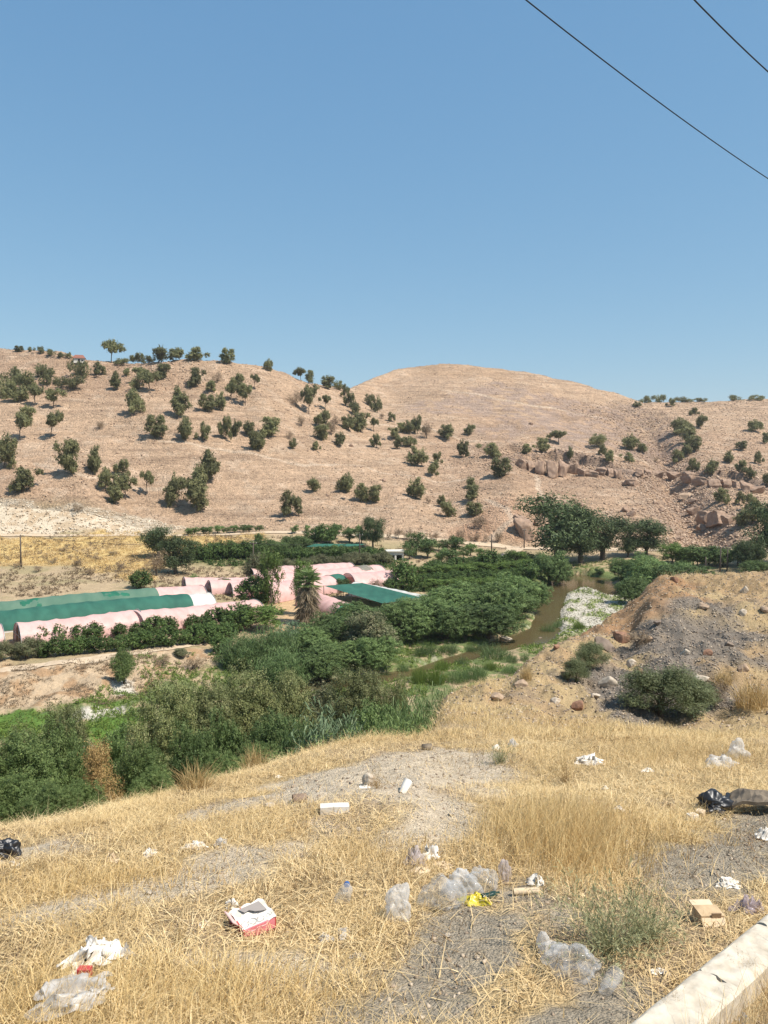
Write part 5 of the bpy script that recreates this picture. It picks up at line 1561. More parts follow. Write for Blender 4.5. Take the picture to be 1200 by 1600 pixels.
for k, a in enumerate([(988, 758, 26, 16, 's', 'fallen block just under the cliff'), (978, 800, 18, 18, 'c', 'dark boulder pair below the cliff, upper one'), (988, 806, 18, 14, 'c', 'dark boulder pair below the cliff, lower one'),
                       (1034, 800, 12, 12, 'c', 'single boulder on the slope left of the gully'), (1022, 788, 10, 9, 'c', 'small boulder above the single one'), (1058, 800, 14, 12, 'c', 'boulder near the left side of the gully'),
                       (1075, 778, 30, 16, 't', 'broad slab in the gully'), (1086, 802, 20, 16, 's', 'block on the left of the gully pile'), (1104, 815, 28, 26, 's', 'largest block of the gully pile'), (1124, 818, 34, 26, 's', 'wide double block of the gully pile'),
                       (1140, 818, 20, 20, 's', 'right hand block of the gully pile'), (1100, 828, 22, 16, 'c', 'lowest block of the gully pile'), (1062, 845, 20, 12, 'c', 'brown boulder near the foot of the slope'),
                       (1084, 786, 20, 14, 'c', 'slab at the top of the gully pile'), (886, 788, 28, 14, 't', 'tan slab above the big eucalyptus'), (908, 790, 14, 10, 'c', 'small rock right of the tan slab'),
                       (829, 664, 10, 9, 'c', 'rock in the upper rockfall left'), (600, 752, 11, 8, 'c', 'lone boulder on the centre slope'), (548, 698, 10, 7, 'c', 'lone rock above the centre slope'), (512, 775, 8, 6, 'c', 'small reddish rock low on the centre slope'),
                       (822, 838, 32, 40, 's', 'rock outcrop where the road rounds the spur'), (840, 822, 18, 26, 'c', 'pointed rock behind the big eucalyptus'), (812, 815, 24, 16, 's', 'upper rocks of the spur outcrop')]):
    boulder(a[0], a[1], a[2] * GS, a[3] * GS, *a[4:], ymin=172, v=k, sink=.3)


def rubble(name, n, sampler, size, mat, label, seed, cat='stones'):
    rg = np.random.default_rng(seed)
    shapes = [rock_shape(300 + s, 9, ICO1, .0)[0] * np.array([1.25, .8, .6]) + np.random.default_rng(s).normal(0, .14, ICO1[0].shape) for s in range(6)]
    P = sampler(rg, n); n = len(P)
    z = H(P[:, 0], P[:, 1])
    sz = size[0] * np.exp(np.minimum(rg.normal(0, size[1], n), 1.1 * size[1] + .25)) * (P[:, 2] if P.shape[1] > 2 else 1)
    az = rg.uniform(0, 6.28, n); c, s = np.cos(az), np.sin(az)
    nv = len(ICO1[0]); k = rg.integers(0, 6, n)
    S = np.stack(shapes)[k] * sz[:, None, None]
    X = S[..., 0] * c[:, None] - S[..., 1] * s[:, None] + P[:, :1]
    Y = S[..., 0] * s[:, None] + S[..., 1] * c[:, None] + P[:, 1:2]
    Z = S[..., 2] + (z + sz * .25)[:, None]
    V = np.stack([X, Y, Z], -1).reshape(-1, 3)
    F = (ICO1[1][None] + (np.arange(n) * nv)[:, None, None]).reshape(-1, 3)
    me = mk_mesh(name, V, F, rnd=np.repeat(rg.random(n), nv)); me.materials.append(mat)
    o = link(name, me, label=label, cat=cat, kind='stuff')
    return o


M_STONES = leaf_mat('loose_stones', (.20, .15, .11), (.36, .27, .185), (.52, .42, .31), 0, 0)
M_SHALE = leaf_mat('dark_rubble', (.15, .12, .095), (.25, .205, .165), (.38, .32, .26), 0, 0)
M_SCREE = leaf_mat('hill_stones', (.24, .155, .105), (.38, .26, .175), (.52, .38, .265), 0, 0)


def s_heap(rg, n):
    x = rg.uniform(-.5, 13, n); y = rg.uniform(10.5, 25, n); t = x / y
    m = (t > .06 + .004 * (y - 11)) & (t < .55)
    return np.stack([x, y], 1)[m]


def s_shale(rg, n):
    P = s_heap(rg, n)
    return P[pmask(P[:, 0], P[:, 1], SHALE, .3, .6, .9) > .5]


def s_hill(rg, n):
    t = rg.uniform(-.52, .52, n); y = rg.uniform(174, 440, n) ; x = t * y
    d = .25 + .75 * sstep(-.1, .5, fbm(x * .04, y * .03, 4, 71))
    rk = np.zeros(n)
    for L in (LEDGE, LEDGE2, GULLY):
        dd = seg_dist(x, y, L)[0]; rk = np.maximum(rk, np.exp(-(dd / 11) ** 2))
    up = sstep(.22, .36, t) * .35 + np.exp(-((t + .28) / .12) ** 2) * sstep(245, 275, y) * .6
    m = rg.random(n) < np.clip(d * .35 + rk * 1.2 + up, 0, 1)
    return np.stack([x, y, 1 + rk * .5 + up * .4], 1)[m]


def s_verge(rg, n):
    x = rg.uniform(-6, 6.5, n); y = rg.uniform(2.3, 9.5, n)
    g = np.zeros(n)
    for p in GRAVEL + TRACKS: g = np.maximum(g, pmask(x, y, p, .1, .2, 2.0))
    return np.stack([x, y], 1)[rg.random(n) < .12 + .88 * g]


def s_bar(rg, n):
    x = rg.uniform(20, 55, n); y = rg.uniform(85, 145, n)
    return np.stack([x, y], 1)[pmask(x, y, BAR, .6, 1.0, .4) > .5]


rubble('rubble', 40000, s_heap, (.012, .7), M_STONES, 'loose tan stones strewn over the spoil heap', 1)
rubble('dark_rubble', 70000, s_shale, (.011, .7), M_SHALE, 'dark grey rubble tipped over the front of the heap', 2)
rubble('hill_stones', 110000, s_hill, (.17, .55), M_SCREE, 'loose stones lying all over the far hillside', 3)
rubble('gravel', 26000, s_verge, (.007, .5), M_STONES, 'fine gravel lying on the bare patches of the verge', 4)
rubble('river_pebbles', 22000, s_bar, (.085, .45), leaf_mat('river_cobbles', (.29, .255, .195), (.46, .41, .32), (.58, .53, .43), 0, 0), 'pale cobbles of the gravel bar in the river', 5)


def s_cut(rg, n):
    x = rg.uniform(-100, -40, n); y = rg.uniform(160, 178, n)
    return np.stack([x, y], 1)[np.maximum(pmask(x, y, WHITECUT, .8, 2, .15), pmask(x, y, WHITECUT2, .5, 1, .2)) > .4]


rubble('cut_stones', 5000, s_cut, (.16, .5), leaf_mat('white_cut_stones', (.40, .30, .20), (.54, .44, .32), (.64, .55, .43), 0, 0), 'white stones of the road cut at the left', 6)

# ------------------------------------------------------------------ kerb
M_CONC = plain('kerb_concrete', (.64, .57, .46), (.44, .37, .28), .9, 13, .6, .2, detail=12)
KZ = .10                                  # the kerb stands this much above the soil behind it


def kerb_pt(px, py):
    """where the view through a pixel meets the plane of the kerb tops"""
    x, y = G(px, py)[:2]
    for _ in range(6):
        z = base(x, y) + KZ
        x, y = on_plane(px, py, float(z))
    return Vector((x, y, float(z)))


KA, KB_ = kerb_pt(978, 1600), kerb_pt(1200, 1424)
kd = KB_ - KA; kd.normalize()
kn = Vector((kd.y, -kd.x, 0)).normalized()          # towards the road
J0 = (kerb_pt(1088, 1512) - KA).dot(kd); J1 = (kerb_pt(1182, 1440) - KA).dot(kd)
BL = J1 - J0
for k, lab in zip(range(-2, 7), ['kerb stone just below the bottom picture edge', 'pale kerb stone at the bottom edge', 'middle pale kerb stone in the lower right corner', 'kerb stone at the right picture edge', 'first kerb stone beyond the right picture edge', 'second kerb stone beyond the right picture edge', 'third kerb stone beyond the right picture edge', 'fourth kerb stone beyond the right picture edge', 'fifth kerb stone beyond the right picture edge']):
    s0 = J0 + (k - 0) * BL - BL * 0; s1 = s0 + BL - .008
    c = KA + kd * ((s0 + s1) / 2)
    bm = bmesh.new(); bmesh.ops.create_cube(bm, size=1)
    M = Matrix((kd, kn, kd.cross(kn) * -1 if kd.cross(kn).z < 0 else kd.cross(kn))).transposed()
    for v in bm.verts: v.co = Vector((v.co.x * (s1 - s0), (v.co.y + .5) * .17, (v.co.z - .5) * .34))
    bmesh.ops.subdivide_edges(bm, edges=bm.edges[:], cuts=11, use_grid_fill=True)
    for v in bm.verts:
        edge = (abs(v.co.y) < .001 or abs(v.co.y - .17) < .001) and abs(v.co.z) < .001
        v.co.z -= (.012 if edge else 0)
        v.co += Vector((1, 1, 1)) * (.006 if v.co.z > -.03 else .003) * vnoise(np.array([v.co.x * 17 + k * 7]), np.array([v.co.y * 31 + v.co.z * 17]), 5)[0]
    me = bpy.data.meshes.new('kerb_stone'); bm.to_mesh(me); bm.free()
    me.polygons.foreach_set('use_smooth', np.ones(len(me.polygons), bool)); me.set_sharp_from_angle(angle=.6)
    o = link('kerb_stone', me, M_CONC, label=lab, cat='kerb', group='kerb stones of the road edge')
    o.matrix_world = Matrix.Translation(c) @ M.to_4x4()

# ------------------------------------------------------------------ dry grass
def blades(name, P, hgt, width, lean, mat, label, seed, wind=(.25, .1), curl=.4, segs=2, base_off=0.0):
    """grass blades as tapering, bent strips; P (n,2) roots, hgt (n,) lengths"""
    rg = np.random.default_rng(seed)
    n = len(P); z = H(P[:, 0], P[:, 1]) - .004 + base_off
    az = rg.uniform(0, 2 * np.pi, n)
    ln = np.abs(rg.normal(0, lean, n)) + .05
    dx = np.cos(az) * ln + wind[0] * rg.random(n); dy = np.sin(az) * ln + wind[1] * rg.random(n)
    fa = rg.uniform(0, 2 * np.pi, n); sx = np.cos(fa); sy = np.sin(fa)
    w = width * rg.uniform(.6, 1.3, n)
    V = np.zeros((n, segs + 1, 2, 3))
    for i in range(segs + 1):
        t = i / segs
        hx = hgt * (dx * t ** 1.6 * (1 + curl * t)); hy = hgt * (dy * t ** 1.6 * (1 + curl * t))
        hz = hgt * t * (1 - .38 * np.clip(ln, 0, 1.8) * t)
        ww = w * (1 - .85 * t)
        for s, sg in ((0, -1), (1, 1)):
            V[:, i, s, 0] = P[:, 0] + hx + sg * sx * ww; V[:, i, s, 1] = P[:, 1] + hy + sg * sy * ww; V[:, i, s, 2] = z + hz
    F = []
    q = np.arange(n) * (segs + 1) * 2
    for i in range(segs): F.append(np.stack([q + 2 * i, q + 2 * i + 1, q + 2 * i + 3, q + 2 * i + 2], 1))
    r = np.clip(rg.beta(2, 2, n) * .7 + .3 * (fbm(P[:, 0] * 1.3, P[:, 1] * 1.3, 3, 91) * .5 + .5), 0, 1)
    me = mk_mesh(name, V.reshape(-1, 3), np.concatenate(F), rnd=np.repeat(r, (segs + 1) * 2)); me.materials.append(mat)
    return link(name, me, label=label, cat='grass', kind='stuff')


M_STRAW = leaf_mat('dry_grass_blades', (.40, .27, .115), (.67, .49, .235), (.90, .73, .42), .08, 0)
M_STRAWP = leaf_mat('pale_straw', (.44, .31, .15), (.68, .50, .26), (.86, .70, .42), .05, 0)
M_STRAWG = leaf_mat('golden_stalks', (.42, .275, .11), (.66, .475, .215), (.84, .66, .35), .08, 0)


KQ = KA.copy()


def roadside(P):
    """0 on the kerb and on the road side of it"""
    s = (P[:, 0] - KA.x) * kn.x + (P[:, 1] - KA.y) * kn.y
    return s


def bare(P):
    g = np.zeros(len(P))
    for p in TRACKS: g = np.maximum(g, pmask(P[:, 0], P[:, 1], p, .16, .22, 2.0) * .97)
    for p in GRAVEL: g = np.maximum(g, pmask(P[:, 0], P[:, 1], p, .12, .2, 3.0) * .992)
    return g


def verge_points(rg, n, y0, y1, pw=1.0):
    y = y0 + (y1 - y0) * rg.random(n) ** pw
    t = rg.uniform(-.62, .62, n); x = t * (y + .6)
    return np.stack([x, y], 1)


def grass_field(seed, n, y0, y1, thr):
    rg = np.random.default_rng(seed)
    P = verge_points(rg, n, y0, y1)
    nz = fbm(P[:, 0] * 1.4, P[:, 1] * 1.4, 4, 61)
    keep = rg.random(n) < (1 - bare(P)) * np.clip(.42 + .95 * nz, .05, 1)
    s = roadside(P); keep &= (s < -.02)
    P = P[keep]; nz = nz[keep]
    return rg, P, nz


rg, P, nz = grass_field(1, 210000, 2.3, 9.6, 0)
blades('dry_grass', P, rg.uniform(.018, .060, len(P)) * (1 + .6 * np.clip(nz, -1, 1)), .0022, 1.7, M_STRAW, 'matted short dry grass over the whole verge', 11, curl=.3)
rg, P, nz = grass_field(2, 70000, 2.3, 9.6, 0)
k_ = nz > .25
P = P[k_]; nz = nz[k_]
blades('dry_grass', P, rg.uniform(.04, .13, len(P)), .0017, .9, M_STRAW, 'taller dry grass in patches of the verge', 12)
# straw lying flat
rg = np.random.default_rng(3)
P = verge_points(rg, 95000, 2.3, 9.6); P = P[rg.random(len(P)) < (1 - .97 * bare(P))]; P = P[roadside(P) < -.02]
blades('fallen_straw', P, rg.uniform(.02, .075, len(P)), .0025, 2.2, M_STRAWP, 'fallen straw lying about on the verge', 13, base_off=.012, curl=0)
# dead brown stems among the straw
rg = np.random.default_rng(5)
P = verge_points(rg, 60000, 2.3, 9.6)
P = P[(rg.random(len(P)) < np.clip(.25 + fbm(P[:, 0] * 1.1, P[:, 1] * 1.1, 4, 63), 0, 1) * (1 - .6 * bare(P)))]; P = P[roadside(P) < -.02]
blades('dead_stems', P, rg.uniform(.02, .07, len(P)), .0024, 1.6, leaf_mat('dead_brown_stems', (.10, .06, .03), (.22, .14, .07), (.36, .24, .12), .05, 0), 'dead brown stems and leaves among the straw', 14, base_off=.006)
# the golden stand right of the middle
def stand(cx, cy, rx, ry, n, h0, h1, nm, lab, seed, mat, w=.0017, lean=.55):
    rg = np.random.default_rng(seed)
    c = G(cx, cy)
    d = rg.normal(0, .5, (n, 2)) * np.array([rx, ry])
    P = np.array([c.x, c.y]) + d
    P = P[roadside(P) < -.02]
    fall = np.exp(-((P[:, 0] - c.x) / rx) ** 2 * .7 - ((P[:, 1] - c.y) / ry) ** 2 * .7)
    return blades(nm, P, rg.uniform(h0, h1, len(P)) * (.55 + .45 * fall), w, lean, mat, lab, seed)


stand(872, 1330, .5, .7, 3000, .14, .40, 'golden_grass', 'tall golden grass stand right of the plastic bags', 21, M_STRAWG, .0016, .34)
stand(960, 1290, .8, .6, 1600, .08, .2, 'golden_grass', 'shorter golden grass behind the tall stand', 22, M_STRAWG)
stand(60, 1585, .4, .3, 2600, .06, .15, 'golden_grass', 'golden grass in the lower left corner', 23, M_STRAWG)
stand(330, 1560, .55, .3, 3000, .06, .16, 'golden_grass', 'golden grass along the bottom edge left of the gravel', 24, M_STRAWG)
stand(120, 1385, .7, .4, 2400, .05, .12, 'golden_grass', 'golden grass below the left track', 25, M_STRAWG)
stand(560, 1345, .8, .5, 1500, .05, .13, 'golden_grass', 'brownish grass in the middle of the verge', 26, M_STRAW)
stand(1080, 1180, 1.6, .9, 4500, .06, .17, 'golden_grass', 'yellow grass in front of the spoil heap', 27, M_STRAW)
# grass on the near slope, the heap flank and the lip
rg = np.random.default_rng(31)
n = 70000
y = rg.uniform(8.5, 16, n); x = rg.uniform(-.62, .60, n) * y
P = np.stack([x, y], 1)
t_ = x / y
hp = sstep(.12, .2, t_) * sstep(11.5, 13.0, y + 1.2 * fbm(x * .8, y * .8, 2, 77))
P = P[(rg.random(n) < (1 - hp) * np.clip(.7 + .6 * fbm(x, y, 3, 62), .1, 1)) & (t_ > -.7)]
blades('dry_grass', P, rg.uniform(.05, .17, len(P)), .003, .7, M_STRAW, 'dry grass on the falling slope beyond the verge', 32)
rg = np.random.default_rng(33)
n = 16000
x = rg.uniform(6.0, 14, n); y = rg.uniform(11, 24, n)
P = np.stack([x, y], 1); m_ = (fbm(x * .5, y * .5, 3, 66) > .12) & (pmask(x, y, SHALE, .5, .9, .9) < .3) & (x / y < .56)
blades('dry_grass', P[m_], rg.uniform(.08, .25, m_.sum()), .003, .5, M_STRAW, 'dry grass scattered over the top of the spoil heap', 34)
# long stalks at the lip of the slope
rg = np.random.default_rng(35)
lp = [B(px, py) for px, py in [(-40, 1305), (60, 1285), (150, 1262), (250, 1236), (340, 1214), (430, 1192), (520, 1174), (620, 1152), (700, 1110)]]
k = rg.uniform(0, len(lp) - 1.01, 5200); i = k.astype(int); f = (k - i)[:, None]
LPA = np.array(lp); P = LPA[i] * (1 - f) + LPA[i + 1] * f + rg.normal(0, .28, (len(k), 2))
blades('lip_grass', P, rg.uniform(.03, .07, len(P)) * np.exp(rg.exponential(.38, len(P))), .0018, .6, M_STRAWP, 'long pale stalks along the lip of the slope', 36)
# road side of the kerb
rg = np.random.default_rng(37)
s = rg.uniform(-.4, 2.2, 5200); q = rg.uniform(.18, .75, 5200)
P = np.stack([KA.x + kd.x * s + kn.x * q, KA.y + kd.y * s + kn.y * q], 1)
blades('dry_grass', P, rg.uniform(.06, .26, len(P)), .0015, .35, M_STRAWP, 'dry grass on the road side of the kerb', 38)

# ------------------------------------------------------------------ low growth of the valley (uncountable)
def tuft_field(name, P, hgt, n_leaf, mat, label, seed, spread=.6, cat='ground cover', lw=.10, ll=.34):
    rg = np.random.default_rng(seed)
    k = len(P); z = H(P[:, 0], P[:, 1])
    cen = np.repeat(np.stack([P[:, 0], P[:, 1], z], 1), n_leaf, 0); hh = np.repeat(hgt, n_leaf)
    d = unit(rg.normal(0, 1, (k * n_leaf, 3)) + np.array([0, 0, .4])); d[:, 2] = np.abs(d[:, 2])
    p = cen + d * (hh * rg.uniform(.3, 1, k * n_leaf))[:, None] * np.array([spread, spread, .9])
    ax = unit(d + rg.normal(0, .5, d.shape)); nr = unit(np.cross(ax, rg.normal(0, 1, ax.shape)))
    l = (hh * ll)[:, None]; w = (hh * lw)[:, None]
    V = np.stack([p - ax * l, p + nr * w, p + ax * l, p - nr * w], 1).reshape(-1, 3)
    r = np.repeat(np.clip(np.repeat(rg.random(k), n_leaf) * .6 + rg.random(k * n_leaf) * .4, 0, 1), 4)
    me = mk_mesh(name, V, np.arange(len(V)).reshape(-1, 4), rnd=r); me.materials.append(LEAFM[mat])
    return link(name, me, label=label, cat=cat, kind='stuff')


def river_field(seed, n, d0, d1):
    rg = np.random.default_rng(seed)
    y = rg.uniform(46, 165, n); x = rg.uniform(-.56, .56, n) * y
    z = base(x, y); d = seg_dist(x, y, RIVER)[0]
    m = (d > d0) & (d < d1 * (1 + .5 * fbm(x * .12, y * .12, 2, 64))) & (H(x, y) > WATER_Z + .03) & (fbm(x * .35, y * .35, 3, 65) > -.25)
    m &= pmask(x, y, BAR, .8, 1, .4) < .5
    return rg, np.stack([x, y], 1)[m]


rg, P = river_field(41, 62000, .9, 11)
tuft_field('riverside_greens', P, rg.uniform(.15, .6, len(P)), 16, 'moss', 'low green growth along the river', 42, lw=.07, ll=.26)
rg = np.random.default_rng(43)
x = rg.uniform(18, 60, 9000); y = rg.uniform(85, 145, 9000)
m_ = (pmask(x, y, BAR, .8, 1, .4) > .4) & (fbm(x * .55, y * .3, 4, 47) > -.1)
tuft_field('bar_greens', np.stack([x, y], 1)[m_], rg.uniform(.15, .4, m_.sum()), 12, 'moss', 'yellow green weeds on the gravel bar', 44)
rg = np.random.default_rng(45)
x = rg.uniform(-60, -10, 16000); y = rg.uniform(45, 80, 16000); g = np.zeros(16000)
for p in LAWN: g = np.maximum(g, pmask(x, y, p, .4, .8, .6))
m_ = g > .4
tuft_field('meadow_grass', np.stack([x, y], 1)[m_], rg.uniform(.1, .25, m_.sum()), 12, 'moss', 'bright green grass on the old riverbed', 46)
rg = np.random.default_rng(47)
n = 6500
y = rg.uniform(112, 168, n); x = rg.uniform(-.56, .1, n) * y
m_ = (fbm(x * .12, y * .12, 3, 67) > -.1) & (pmask(x, y, ORCH, 2, 3, .2) < .3)
tuft_field('dry_scrub', np.stack([x, y], 1)[m_], rg.uniform(.2, .6, m_.sum()), 12, 'dry', 'dry brown tussocks on the field banks', 48, 1.0, lw=.12)
rg = np.random.default_rng(49)
n = 9000
y = rg.uniform(120, 172, n); x = rg.uniform(-.56, -.15, n) * y
m_ = pmask(x, y, GOLD, 2, 4, .12) > .3
tuft_field('field_grass', np.stack([x, y], 1)[m_], rg.uniform(.2, .6, m_.sum()), 12, 'straw', 'golden grass of the field below the road cut', 50, 1.0, lw=.08)
rg = np.random.default_rng(51)
n = 7000
y = rg.uniform(118, 172, n); x = rg.uniform(-.27, .2, n) * y
m_ = np.maximum(pmask(x, y, GREEN2, 2, 3, .2), pmask(x, y, ORCH, 2, 3, .2)) * (fbm(x * .1, y * .1, 3, 68) > -.2) > .4
tuft_field('orchard_weeds', np.stack([x, y], 1)[m_], rg.uniform(.25, .9, m_.sum()), 14, 'citrus', 'green undergrowth between the orchard trees', 52, 1.0, lw=.16)
rg = np.random.default_rng(53)
n = 9000
y = rg.uniform(62, 82, n); x = rg.uniform(-.56, -.17, n) * y
m_ = (pmask(x, y, DIRTY, .7, 1.5, .3) > .4) & (fbm(x * .4, y * .4, 3, 69) > .05)
tuft_field('bank_weeds', np.stack([x, y], 1)[m_], rg.uniform(.06, .3, m_.sum()), 10, 'dry', 'dry weeds and roots on the dirt bank', 54, 1.1)
rg = np.random.default_rng(55)
n = 26000
t_ = rg.uniform(-.53, .53, n); y = rg.uniform(175, 430, n); x = t_ * y
m_ = fbm(x * .05, y * .04, 4, 70) > .05
tuft_field('hill_scrub', np.stack([x, y], 1)[m_], rg.uniform(.12, .42, m_.sum()), 7, 'dry', 'low dry scrub dotted over the far hillside', 56, 1.1, lw=.14)
rg = np.random.default_rng(57)
n = 9000
y = rg.uniform(10, 34, n); x = rg.uniform(-.62, .06, n) * y
m_ = fbm(x * .3, y * .3, 3, 73) > -.35
tuft_field('bank_greens', np.stack([x, y], 1)[m_], rg.uniform(.15, .5, m_.sum()), 46, 'nearleaf', 'green undergrowth on the shaded near bank', 58, 1.0, lw=.022, ll=.10)

# thistles and weeds of the verge
def twig_weed(seed, n, up, mat, leaf, thick=.004):
    rg = np.random.default_rng(seed)
    Vs, Fs, R = [], [], []; q = 0

    def strip(P, w, hue):
        nonlocal q
        sd = rg.uniform(0, 6.28); sv = np.array([math.cos(sd), math.sin(sd), rg.normal(0, .3)]) * w
        for i, p in enumerate(P):
            ww = 1 - .7 * i / (len(P) - 1); Vs.extend([p - sv * ww, p + sv * ww]); R.extend([hue, hue])
        for i in range(len(P) - 1): Fs.append((q + 2 * i, q + 2 * i + 1, q + 2 * i + 3, q + 2 * i + 2))
        q += 2 * len(P)
    for k in range(n):
        az = rg.uniform(0, 6.28); el = rg.uniform(.25, 1.35) ** up
        d = np.array([math.cos(az) * math.cos(el), math.sin(az) * math.cos(el), math.sin(el)])
        ln = rg.uniform(.5, 1.0); P = [np.array([rg.normal(0, .05), rg.normal(0, .05), 0])]
        dd = d.copy()
        for i in range(4):
            dd = unit(dd + rg.normal(0, .16, 3)); P.append(P[-1] + dd * ln / 4)
        hue = rg.random() * .7
        strip(P, thick, hue)
        for j in range(7):
            i = int(rg.integers(1, 5)); b0 = P[i]; e = unit(dd + rg.normal(0, .8, 3)) * ln * rg.uniform(.12, .3)
            strip([b0, b0 + e * .5 + rg.normal(0, .01, 3), b0 + e], thick * .7, min(1, hue + .2))
            for l in range(leaf):
                b1 = b0 + e * rg.random(); e1 = unit(e + rg.normal(0, .08, 3)) * rg.uniform(.03, .07)
                strip([b1, b1 + e1], thick * 1.6, min(1, hue + rg.random() * .4))
    me = mk_mesh('stems', Vs, Fs, rnd=R); me.materials.append(LEAFM[mat])
    return me


def weed(px, py, hpx, wf, me, label, name='weed', cat='plant'):
    p = G(px, py); h = hpx / FPX * p.y * 1.15
    o = thing(name, p - Vector((0, 0, .01)), random.uniform(0, 6), (h * wf, h * wf, h), label, cat)
    link('stems', me, parent=o)
    return o


W1 = twig_weed(401, 110, 1.0, 'weed', 3); W2 = twig_weed(402, 40, .8, 'rust', 2); W3 = twig_weed(403, 60, .8, 'weed', 3, .006)
weed(950, 1492, 128, .95, W1, 'wide grey green weed above the clear plastic bags')
weed(1010, 1470, 90, .9, W1, 'right hand spray of the wide grey green weed')
weed(885, 1225, 50, .8, W2, 'spindly dry thistle below the white paper wad')
weed(590, 1232, 38, .8, W2, 'little dry thistle by the pale stone')
weed(1165, 1545, 60, .5, W2, 'dry seed stalks standing in front of the kerb')
weed(780, 1192, 34, .9, W3, 'small green weed with white scraps behind it')
weed(1045, 1598, 70, .5, W2, 'thin dark stalk leaning over the kerb')
weed(255, 1300, 26, 1.4, W2, 'brown tangle at the top of the left verge')
weed(60, 1360, 26, 1.4, W2, 'brown tangle near the left picture edge')
weed(280, 1470, 34, 1.2, W2, 'brown dead weed left of the red and white box')

# ------------------------------------------------------------------ litter
def clear(name, c=(.9, .9, .9), alpha=.35, rough=.12, white=.25):
    """thin crumpled plastic: part see-through, part milky, glossy"""
    m, N, L = nt_new(name)
    out = N.new('ShaderNodeOutputMaterial')
    tr = N.new('ShaderNodeBsdfTransparent'); tr.inputs[0].default_value = (.94, .95, .96, 1)
    b = N.new('ShaderNodeBsdfPrincipled'); b.inputs['Base Color'].default_value = (*c, 1); b.inputs['Roughness'].default_value = rough
    b.inputs['Specular IOR Level'].default_value = .5
    t = N.new('ShaderNodeBsdfTranslucent'); t.inputs['Color'].default_value = (*c, 1)
    m1 = N.new('ShaderNodeMixShader'); m1.inputs[0].default_value = .35
    L.new(b.outputs[0], m1.inputs[1]); L.new(t.outputs[0], m1.inputs[2])
    tc = N.new('ShaderNodeTexCoord'); no = N.new('ShaderNodeTexNoise'); no.inputs['Scale'].default_value = 9; no.inputs['Detail'].default_value = 4
    L.new(tc.outputs['Object'], no.inputs['Vector'])
    mr = N.new('ShaderNodeMapRange'); mr.inputs['From Min'].default_value = .35; mr.inputs['From Max'].default_value = .7
    mr.inputs['To Min'].default_value = alpha; mr.inputs['To Max'].default_value = min(1, alpha + white)
    L.new(no.outputs['Fac'], mr.inputs['Value'])
    m2 = N.new('ShaderNodeMixShader'); L.new(mr.outputs[0], m2.inputs[0]); L.new(tr.outputs[0], m2.inputs[1]); L.new(m1.outputs[0], m2.inputs[2])
    L.new(m2.outputs[0], out.inputs[0])
    return m


P_CLEAR = clear('clear_plastic', (.82, .80, .78), .10, .09, .34)
P_MILK = clear('milky_plastic', (.84, .80, .75), .30, .3, .45)
P_PINK = clear('pinkish_plastic', (.72, .62, .58), .4, .25, .3)
P_PURPLE = clear('purplish_wrapper', (.52, .43, .46), .4, .25, .3)
P_WHITE = plain('white_plastic', (.84, .81, .76), (.58, .51, .42), .45, 14, .2, .5)
P_PAPER = plain('white_paper', (.82, .78, .71), (.58, .51, .42), .9, 14, .2)
P_BLACK = plain('black_plastic', (.018, .017, .019), (.01, .01, .011), .42, 8, .2, .6)
P_DARK = plain('dark_rubber', (.26, .20, .135), (.09, .07, .05), .7, 9, .3)
P_CARD = plain('cardboard', (.58, .42, .25), (.40, .28, .16), .85, 16, .4)
P_CARDP = plain('pale_cardboard', (.66, .52, .36), (.56, .43, .28), .85, 12, .2)
P_CARDI = plain('cardboard_inside', (.30, .20, .12), None, .9, 8, .1)
P_RED = plain('red_print', (.52, .07, .06), (.40, .05, .045), .5, 12, .1, .4)
P_PINKP = plain('pink_print', (.75, .25, .28), (.65, .18, .2), .5, 12, .1, .4)
P_YEL = plain('yellow_wrapper', (.55, .45, .02), (.42, .33, .02), .35, 9, .2, .5)
P_GRN = plain('dark_green_glass', (.02, .05, .035), (.015, .035, .025), .15, 6, .05, .6)
P_BLUE = plain('blue_cap', (.04, .14, .42), None, .4, 9, .05, .5)
P_RUST = plain('rusty_tin', (.28, .20, .14), (.16, .10, .07), .7, 14, .3)
P_GREYR = plain('grey_print', (.62, .59, .55), None, .8, 8, .1)
P_PINKF = plain('pale_pink_card', (.74, .50, .46), (.66, .42, .38), .8, 8, .1)
P_GREYP = plain('grey_window_film', (.36, .31, .27), (.28, .24, .21), .4, 6, .1)


